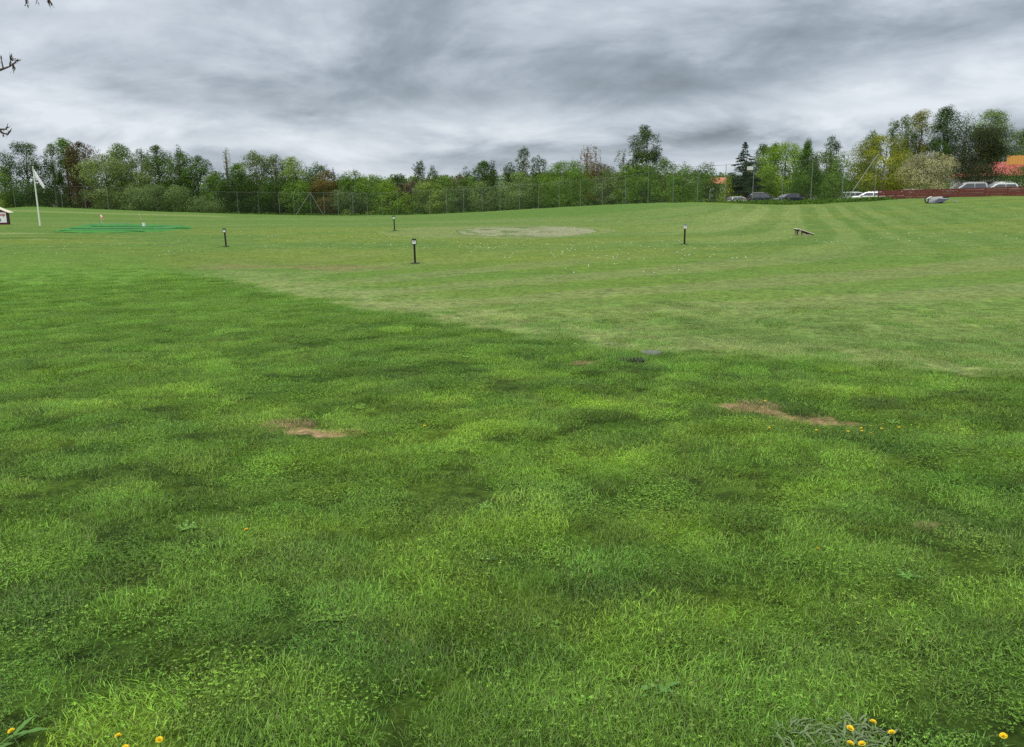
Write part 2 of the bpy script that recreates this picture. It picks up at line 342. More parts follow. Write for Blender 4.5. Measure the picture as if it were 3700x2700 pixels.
    for (cu, cv, ru, rv, tl) in ((1045, 1545, 70, 11, .10), (1215, 1570, 55, 9, .0), (1130, 1556, 80, 5, .13), (2760, 1487, 120, 10, .15), (2960, 1518, 110, 13, .12), (3080, 1530, 60, 7, .1), (3350, 1900, 45, 10, 0), (2100, 1312, 60, 6, 0)):
        q = np.sqrt(((u - cu) / ru) ** 2 + (((v - cv) - tl * (u - cu)) / (rv * 1.45)) ** 2) + nz * 2.6
        soil = np.maximum(soil, sstep(1.15, .7, q))
    col = L(col, C_SOIL * (0.8 + .5 * fbm(x * 9, y * 9, 83, 2)[:, None]), soil * .9)
    # beyond the fence: rough dark ground; asphalt car park at the right
    inn = sstep(225, 205, y) ; col = L(np.array([.05, .09, .025]) * np.ones((x.size, 1)), col, inn)
    tall = np.clip(.62 + drk * .35 + dark_edge * .6 + (fbm(x * 2.2, y * 2.2, 97, 3) - .5) * .9 + mot * .5, .35, 1.8) * (1 - rng_m) + rng_m * (.36 + sp * .7)
    return np.clip(col, 0, 1), rng_m, soil, tall
G_SAND = (np.array([0., 0.]), np.array([1., 0.])); SAND_W = 1.0
_a, _b = hit(1640, 852), hit(2190, 846); G_SAND = (np.array([_a.x, _a.y]), np.array([_b.x, _b.y]))
_c, _d = hit(1900, 857), hit(1960, 818); SAND_W = abs(_d.y - _c.y) / 2
_m = (np.array([_c.x, _c.y]) + np.array([_d.x, _d.y])) / 2; _s = _m - (G_SAND[0] + G_SAND[1]) / 2; _s[0] = 0; G_SAND = (G_SAND[0] + _s, G_SAND[1] + _s)

def ground_mat():
    m = bpy.data.materials.new('turf'); m.use_nodes = True; t = NT(m.node_tree); b = t.n['Principled BSDF']
    a = t.new('ShaderNodeAttribute', attribute_name='turf'); g = t.new('ShaderNodeNewGeometry'); p = g.outputs['Position']
    n1, n2, n3 = t.noise(p, 34, 4, .65), t.noise(p, 7, 4, .6), t.noise(p, 1.4, 4, .6)
    f = t.math('ADD', t.math('MULTIPLY', t.math('SUBTRACT', n1, .5), 2.3), t.math('MULTIPLY', t.math('SUBTRACT', n2, .5), 2.2))
    f = t.math('ADD', t.math('ADD', f, t.math('MULTIPLY', t.math('SUBTRACT', n3, .5), .8)), 1.0, clamp=False)
    f = t.math('MAXIMUM', f, .25)
    th = t.new('ShaderNodeAttribute', attribute_name='thatch_gap_shade'); f = t.math('MULTIPLY', f, t.math('SUBTRACT', 1.0, t.math('MULTIPLY', th.outputs['Fac'], .68)))  # darkens ground under near tufts: painted shade of blade gaps plus thatch tone
    v = t.new('ShaderNodeVectorMath', operation='SCALE'); t.l.new(a.outputs['Color'], v.inputs[0]); t.l.new(f, v.inputs['Scale'])
    t.l.new(v.outputs[0], b.inputs['Base Color']); b.inputs['Roughness'].default_value = .95; b.inputs['Specular IOR Level'].default_value = .1
    bn = t.new('ShaderNodeBump'); bn.inputs['Strength'].default_value = .8; bn.inputs['Distance'].default_value = .03
    t.l.new(n2, bn.inputs['Height']); t.l.new(bn.outputs[0], b.inputs['Normal']); return m
def build_ground():
    ang = np.unique(np.concatenate([np.linspace(-180, -60, 25), np.linspace(-60, -36, 61), np.linspace(-36, 36, 721), np.linspace(36, 60, 61), np.linspace(60, 180, 25)]))[:-1]
    rad = np.concatenate([[.3, .8, 1.3], np.geomspace(1.7, 240, 820), np.geomspace(260, 4000, 30)])
    A, R = np.meshgrid(np.radians(ang), rad); x = (R * np.sin(A)).ravel(); y = (R * np.cos(A)).ravel(); z = H(x, y)
    far = sstep(240, 500, np.hypot(x, y)); z = z * (1 - far) + -4.5 * far
    col, rm, soil, tall = lawn(x, y, z)
    n, m = len(ang), len(rad); i = np.arange(n); j = np.arange(m - 1); I, J = np.meshgrid(i, j); In = (I + 1) % n
    q = np.stack([J * n + I, J * n + In, (J + 1) * n + In, (J + 1) * n + I], -1).reshape(-1, 4)
    V = np.stack([x, y, z], -1); V = np.vstack([V, [[0, 0, float(H(0, 0))]]]); col = np.vstack([col, col[:1]])
    cen = len(V) - 1; tri = np.stack([np.full(n, cen), (i + 1) % n, i], -1)
    ff = np.concatenate([q[:, ::-1].ravel(), tri.ravel()]); ct = np.concatenate([np.full(len(q), 4), np.full(n, 3)])
    me = npmesh('ground', V, ff, ct, [('turf', 'FLOAT_COLOR', col), ('thatch_gap_shade', 'FLOAT', np.concatenate([(1 - sstep(10, 24, np.hypot(x, y))) * (1 - soil) * (1 - rm), [0]]))])  # mask for the painted gap shade and thatch, fading with distance
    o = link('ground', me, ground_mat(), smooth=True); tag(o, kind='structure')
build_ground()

# ------------------------------------------------------------------ grass blades, clover and weeds near the camera: one mass
def build_grass():
    rs = np.random.RandomState(4); V, Fc, ct, pc, bv = [], [], [], [], []
    nv = 0
    def blade(k, base, ang, h, wd, lean, curl, tint):
        nonlocal nv
        d = np.array([math.cos(ang), math.sin(ang), 0]); s = np.array([-d[1], d[0], 0]) * wd / 2; up = np.array([0, 0, 1.])
        p1 = base + d * lean * h * .4 + up * h * .55; p2 = base + d * lean * h + up * h * (1 - curl)
        V.extend([base - s, base + s, p1 + s * .8, p1 - s * .8, p2]); Fc.extend([nv, nv + 1, nv + 2, nv + 3, nv + 3, nv + 2, nv + 4]); ct.extend([4, 3])
        pc.extend([k] * 5); bv.extend([tint] * 5); nv += 5
    def leafq(k, c, ang, tilt, s, tint):
        nonlocal nv
        a = np.array([math.cos(ang), math.sin(ang), tilt]); b = np.array([-math.sin(ang), math.cos(ang), rs.uniform(-.3, .3)])
        V.extend([c, c + a * s * .6 + b * s * .45, c + a * s * 1.1, c + a * s * .6 - b * s * .45]); Fc.extend([nv, nv + 1, nv + 2, nv + 3]); ct.append(4)
        pc.extend([k] * 4); bv.extend([tint] * 4); nv += 4
    for k in range(8):
        if k < 6:
            comb = rs.uniform(0, 6.28)
            for i in range(430):
                r = .17 * math.sqrt(rs.rand()); a = rs.uniform(0, 6.28); ang = comb + rs.normal(0, 1.0) if k % 2 else rs.uniform(0, 6.28)
                blade(k, np.array([r * math.cos(a), r * math.sin(a), -.006]), ang, rs.uniform(.018, .042) * (1.25 if rs.rand() < .06 else 1), rs.uniform(.0014, .0029), rs.uniform(.2, 1.3), rs.uniform(0, .45), rs.beta(2, 2))
        if k in (1, 4):
            for i in range(14):
                r = .15 * math.sqrt(rs.rand()); a = rs.uniform(0, 6.28); c = np.array([r * math.cos(a), r * math.sin(a), rs.uniform(.015, .035)])
                a0 = rs.uniform(0, 6.28); s = rs.uniform(.004, .008)
                for j in range(3): leafq(k, c, a0 + j * 2.1, rs.uniform(-.1, .3), s, rs.uniform(.5, 1))
        if k == 6:       # clover
            for i in range(150):
                r = .15 * math.sqrt(rs.rand()); a = rs.uniform(0, 6.28); c = np.array([r * math.cos(a), r * math.sin(a), rs.uniform(.012, .04)])
                a0 = rs.uniform(0, 6.28); s = rs.uniform(.0035, .0065)
                for j in range(3): leafq(k, c, a0 + j * 2.1, rs.uniform(-.1, .3), s, rs.uniform(.2, .9))
        if k == 7:       # rosette weed
            for i in range(9):
                a = rs.uniform(0, 6.28); L_ = rs.uniform(.03, .06); 
                for q in range(4): leafq(k, np.array([math.cos(a) * L_ * q / 4, math.sin(a) * L_ * q / 4, .012 + .006 * q]), a + rs.normal(0, .25), rs.uniform(0, .25), L_ * .34, rs.uniform(.3, .9))
    V = np.array(V)
    # where each tuft stands
    xs, ys = [], []
    for (r0, r1, dens) in ((.2, 4, 60), (4, 7, 46), (7, 12, 38), (12, 20, 26), (20, 30, 18), (30, 40, 8)):
        hw = 100 if r1 < 5 else 70 if r1 < 8 else 50; area = math.pi * (r1 ** 2 - r0 ** 2) * (2 * hw / 360); n = int(area * dens)
        r = np.sqrt(rs.uniform(r0 ** 2, r1 ** 2, n)); a = np.radians(rs.uniform(-hw, hw, n)); xs.append(r * np.sin(a)); ys.append(r * np.cos(a))
    x, y = np.concatenate(xs), np.concatenate(ys); z = H(x, y); col, rm, soil, tall = lawn(x, y, z)
    dist = np.hypot(x, y)
    keep = (rs.rand(len(x)) > soil * .82) & (rs.rand(len(x)) > rm * sstep(7, 20, dist)) & (rs.rand(len(x)) > sstep(24, 40, dist) * .9); x, y, z, col, rm, tall, dist = [q[keep] for q in (x, y, z, col, rm, tall, dist)]
    n = len(x); cl = fbm(x * 1.1, y * 1.1, 91, 3); var = rs.randint(0, 6, n)
    var = np.where((cl > .56) & (rs.rand(n) < .22) & (rm < .5), 6, var); var = np.where(rs.rand(n) < .006, 7, var)
    sc = rs.uniform(.8, 1.2, n) * (1 + .03 * dist); sz = sc * tall * rs.uniform(.8, 1.25, n) * (1 + .5 * sstep(3.2, 2.0, dist))
    col = col * (1 + .18 * rm[:, None]) * (1 + rs.normal(0, .14, (n, 1))) * (1 + rs.normal(0, .05, (n, 3)))
    col = np.where((var == 7)[:, None], col * np.array([.9, .95, 1.6]), col)
    N0 = len(V); allV = np.vstack([V, np.stack([x, y, z], -1)])
    scl = np.vstack([np.ones((N0, 3)), np.stack([sc, sc, sz], -1)]); rot = np.vstack([np.zeros((N0, 3)), np.stack([np.zeros(n), np.zeros(n), rs.uniform(0, 6.28, n)], -1)])
    me = npmesh('grass', allV, Fc, np.array(ct), [('piece', 'INT', np.concatenate([pc, np.full(n, 99)])), ('which', 'INT', np.concatenate([np.zeros(N0), var])),
        ('scl', 'FLOAT_VECTOR', scl), ('rot', 'FLOAT_VECTOR', rot), ('turf', 'FLOAT_COLOR', np.vstack([np.ones((N0, 3)), np.clip(col, .003, 1)])), ('tint', 'FLOAT', np.concatenate([bv, np.zeros(n)]))])
    m = bpy.data.materials.new('grass_blade'); m.use_nodes = True; t = NT(m.node_tree); t.n.clear(); out = t.new('ShaderNodeOutputMaterial')
    ai = t.new('ShaderNodeAttribute', attribute_name='turf', attribute_type='INSTANCER'); ab = t.new('ShaderNodeAttribute', attribute_name='tint')
    f = t.math('ADD', t.math('MULTIPLY', ab.outputs['Fac'], 2.5), .28)
    v = t.new('ShaderNodeVectorMath', operation='SCALE'); t.l.new(ai.outputs['Color'], v.inputs[0]); t.l.new(f, v.inputs['Scale'])
    straw = t.math('GREATER_THAN', ab.outputs['Fac'], .93); cc = t.mix(straw, v.outputs[0], (.28, .27, .12))
    d = t.new('ShaderNodeBsdfDiffuse'); tr = t.new('ShaderNodeBsdfTranslucent'); gl = t.new('ShaderNodeBsdfGlossy'); gl.inputs['Roughness'].default_value = .45
    for q in (d, tr): t.l.new(cc, q.inputs[0])
    gl.inputs[0].default_value = (.9, 1, .9, 1)
    m1 = t.new('ShaderNodeMixShader'); m1.inputs[0].default_value = .4; t.l.new(d.outputs[0], m1.inputs[1]); t.l.new(tr.outputs[0], m1.inputs[2])
    m2 = t.new('ShaderNodeMixShader'); m2.inputs[0].default_value = .03; t.l.new(m1.outputs[0], m2.inputs[1]); t.l.new(gl.outputs[0], m2.inputs[2]); t.l.new(m2.outputs[0], out.inputs[0])
    o = link('grass', me, m); tag(o, 'short green grass blades with clover growing over the lawn nearest the viewer', 'grass', kind='stuff')
    ng = bpy.data.node_groups.new('grass_scatter', 'GeometryNodeTree'); ng.interface.new_socket('Geometry', in_out='INPUT', socket_type='NodeSocketGeometry'); ng.interface.new_socket('Geometry', in_out='OUTPUT', socket_type='NodeSocketGeometry')
    N, Lk = ng.nodes, ng.links; gi, go = N.new('NodeGroupInput'), N.new('NodeGroupOutput')
    def named(nm, typ):
        a = N.new('GeometryNodeInputNamedAttribute'); a.data_type = typ; a.inputs[0].default_value = nm; return a.outputs[0]
    pa = named('piece', 'INT')
    def sep(k):
        c = N.new('FunctionNodeCompare'); c.data_type = 'INT'; c.operation = 'EQUAL'; Lk.new(pa, c.inputs[2]); c.inputs[3].default_value = k
        s = N.new('GeometryNodeSeparateGeometry'); s.domain = 'POINT'; Lk.new(gi.outputs[0], s.inputs[0]); Lk.new(c.outputs[0], s.inputs[1]); return s.outputs[0]
    j = N.new('GeometryNodeGeometryToInstance')
    for k in range(7, -1, -1): Lk.new(sep(k), j.inputs[0])
    mp = N.new('GeometryNodeMeshToPoints'); Lk.new(sep(99), mp.inputs[0])
    ip = N.new('GeometryNodeInstanceOnPoints'); Lk.new(mp.outputs[0], ip.inputs['Points']); Lk.new(j.outputs[0], ip.inputs['Instance']); ip.inputs['Pick Instance'].default_value = True
    Lk.new(named('which', 'INT'), ip.inputs['Instance Index'])
    er = N.new('FunctionNodeEulerToRotation'); Lk.new(named('rot', 'FLOAT_VECTOR'), er.inputs[0]); Lk.new(er.outputs[0], ip.inputs['Rotation']); Lk.new(named('scl', 'FLOAT_VECTOR'), ip.inputs['Scale'])
    Lk.new(ip.outputs[0], go.inputs[0]); md = o.modifiers.new('scatter', 'NODES'); md.node_group = ng
build_grass()

# ------------------------------------------------------------------ trees
RSG = np.random.RandomState(77)
def rnd_dirs(n, rs):
    d = rs.normal(size=(n, 3)); return d / np.linalg.norm(d, axis=1)[:, None]
def leaf_quads(C, N, S, rs, asp=.62):
    """one small leaf-spray face at every point of C facing N, size S"""
    a = np.cross(N, rnd_dirs(len(C), rs)); a /= np.linalg.norm(a, axis=1)[:, None] + 1e-9; b = np.cross(N, a)
    s = S[:, None]; V = np.stack([C - a * s * .5, C + b * s * asp * .5 + N * s * .08, C + a * s * .5, C - b * s * asp * .5], 1)
    return V.reshape(-1, 3)
LM = {}
def lm(key):
    if key not in LM:
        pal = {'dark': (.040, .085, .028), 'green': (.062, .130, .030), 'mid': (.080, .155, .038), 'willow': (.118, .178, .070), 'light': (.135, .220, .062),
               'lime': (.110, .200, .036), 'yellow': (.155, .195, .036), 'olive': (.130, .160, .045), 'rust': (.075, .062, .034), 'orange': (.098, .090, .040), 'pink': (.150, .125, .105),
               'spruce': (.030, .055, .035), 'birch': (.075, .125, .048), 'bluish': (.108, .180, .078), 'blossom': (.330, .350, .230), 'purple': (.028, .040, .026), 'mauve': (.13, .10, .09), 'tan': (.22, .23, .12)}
        LM[key] = leafmat('foliage_' + key, tuple(1.18 * q for q in pal[key]), transl=.28)
    return LM[key]
BARK = pmat('bark', (.16, .13, .10), .9, .35, 6); BARK_W = pmat('birch_bark', (.42, .41, .37), .8, .45, 3); TWIG = pmat('twig_bark', (.10, .075, .065), .9, .3, 30)
PROF = {  # crown radius along its height
    'round': lambda t: np.sqrt(np.clip(1 - (2 * t - 1.0) ** 2, 0, 1)) * (1 - .12 * t),
    'bush': lambda t: np.sqrt(np.clip(1 - (np.clip(t - .32, 0, 1) / .69) ** 2, 0, 1)) * (.80 + .20 * np.clip(t / .32, 0, 1)),
    'birch': lambda t: np.clip(1 - np.abs(np.clip(t, 0, 1) - .45) ** 2.6 * 4.0, .12, 1) * (.82 + .18 * np.sin(t * 9)),
    'column': lambda t: np.clip(1 - t ** 3, 0, 1) * (.75 + .25 * np.sin(t * 5)),
    'cone': lambda t: np.clip(1 - t, 0, 1) ** .85,
    'dome': lambda t: np.sqrt(np.clip(1 - t ** 2, 0, 1)),
    'fan': lambda t: np.clip(.45 + .55 * t, 0, 1) * np.clip((1.12 - t) / .3, .25, 1)}
def make_tree(name, loc, h, w, kind, colour, label, seed, leaves=6800, ls=.30, low=.10, cat='tree', group=None, clumps=None, air=1.0):
    rs = np.random.RandomState(seed); root = thing(name, label, cat, loc, rs.uniform(0, 6.28), group); r = w / 2
    if kind not in ('fan', 'cone'): leaves = int(2.7 * (leaves / 6800) ** .6 * h * w * .8 / (.31 * ls * ls))
    leaves = min(int(leaves), 26000); prof = PROF[kind]; nC = clumps or int(44 + h * 4); t = rs.beta(1.1, 1.0, nC); z0 = h * low
    ph = rs.uniform(0, 6.28, nC); pr = prof(t) * r; rr = pr * np.sqrt(rs.uniform(.06, 1.0, nC)) * .98
    if kind == 'fan': rr = pr * rs.uniform(0, 1, nC)
    lump = 1 + .10 * np.sin(ph * 2 + seed) + .08 * np.sin(ph * 3 + t * 6 + seed * 2); rr = rr * lump
    cen = np.stack([rr * np.cos(ph), rr * np.sin(ph), z0 + t * (h - z0) * .97], 1)
    size = (.25 * w ** .80 + .30) * rs.uniform(.55, 1.15, nC) * (.55 + .45 * np.clip(prof(t), 0, 1))
    if kind in ('cone',): size = (.16 * w + .2) * rs.uniform(.5, 1, nC) * np.clip(1.15 - t, .25, 1)
    if kind == 'birch': size *= .80 if colour == 'birch' else 1.0
    size = np.minimum(size, (h - cen[:, 2]) + .35); wts = size ** 2; wts /= wts.sum(); k = rs.choice(nC, leaves, p=wts)
    d = rnd_dirs(leaves, rs); d[:, 2] = np.where(rs.rand(leaves) < .3, np.abs(d[:, 2]), d[:, 2])
    q = rs.uniform(.35, 1.08, leaves) ** .6
    shp = np.array([1, 1, .78]) if kind not in ('birch', 'fan', 'column') else np.array([.72, .72, 1.25])
    if kind == 'birch' and colour != 'birch': shp = np.array([1, 1, .95])
    if kind == 'cone': shp = np.array([1.25, 1.25, .28])
    Cp = cen[k] + d * (size[k] * q)[:, None] * shp
    if kind == 'cone': Cp[:, 2] -= np.hypot(Cp[:, 0], Cp[:, 1]) * .18
    if kind == 'fan':   # upright wands
        Cp = cen[k] * np.array([1, 1, 1]) + rs.normal(0, .16, (leaves, 3)) + np.stack([np.zeros(leaves), np.zeros(leaves), rs.uniform(-.8, .8, leaves) * h * .08], 1)
    dc = Cp - np.array([0, 0, z0 + (h - z0) * .4]); dc = dc / (np.linalg.norm(dc, axis=1)[:, None] + .01); Nn = dc * .7 + d * .75 + rnd_dirs(leaves, rs) * .5 + np.array([0, 0, .15]); Nn /= np.linalg.norm(Nn, axis=1)[:, None] + 1e-9
    S = ls * rs.uniform(.6, 1.35, leaves); V = leaf_quads(Cp, Nn, S, rs)
    tone = np.clip(.5 + rs.normal(0, .17) + rs.normal(0, .17, nC)[k] + rs.normal(0, .10, leaves), 0, 1)
    V[:, 2] = np.maximum(V[:, 2], .03)
    me = npmesh('crown', V, np.arange(len(V)), 4, [('tint', 'FLOAT', np.repeat(tone, 4))]); link('crown', me, lm(colour), root)
    m = MB(); top = h * (.9 if kind != 'bush' else .6); tr = .012 * h + .04
    bend = [Vector((rs.normal(0, .02) * h * f, rs.normal(0, .02) * h * f, top * f)) for f in (0, .25, .5, .75, 1)]; bend[0] = Vector((0, 0, -.3))
    m.tube(bend, [tr * 1.25, tr, tr * .75, tr * .45, tr * .12], 7)
    for i in rs.choice(nC, min(nC, 16 if kind in ('fan', 'birch') else 10), replace=False):
        c = Vector(cen[i]); f = max(.08, min(.85, c.z / top * .62)); b = Vector((0, 0, top * f)); mid = (b + c) / 2 + Vector((0, 0, -.04 * h))
        m.tube([b, mid, c], [tr * .42, tr * .25, tr * .06], 5)
    m.build('trunk', BARK_W if colour in ('birch',) else BARK, root)
    return root
def tree_px(uc, vt, wpx, d, kind, colour, label, base=None, **kw):
    """tree whose crown top is seen at photo pixel (uc, vt), wpx wide, standing at distance d"""
    p = at(uc, vt, d); zb = float(H(p[0], min(d, 235))) if base is None else base
    kw.setdefault('ls', float(np.clip(.00145 * d, .14, .30))); cat = kw.get('cat', 'tree')
    nm = kw.pop('name', {'spruce': 'spruce_tree', 'birch': 'birch_tree'}.get(colour, 'leafy_tree' if cat == 'tree' else 'bush'))
    make_tree(nm, (p[0], p[1], zb), p[2] - zb, wpx / F * d * (1.75 if kind == 'birch' and colour != 'birch' and d > 165 else 1.55 if kind == 'cone' else 1.15 if kind in ('bush', 'dome', 'fan') else 1.42), kind, colour, label, int(uc * 7 + vt), **kw)
G1 = 'trees of the wood behind the left part of the ball net'; G2 = 'trees behind the middle of the ball net'; G3 = 'trees round the car park at the right'
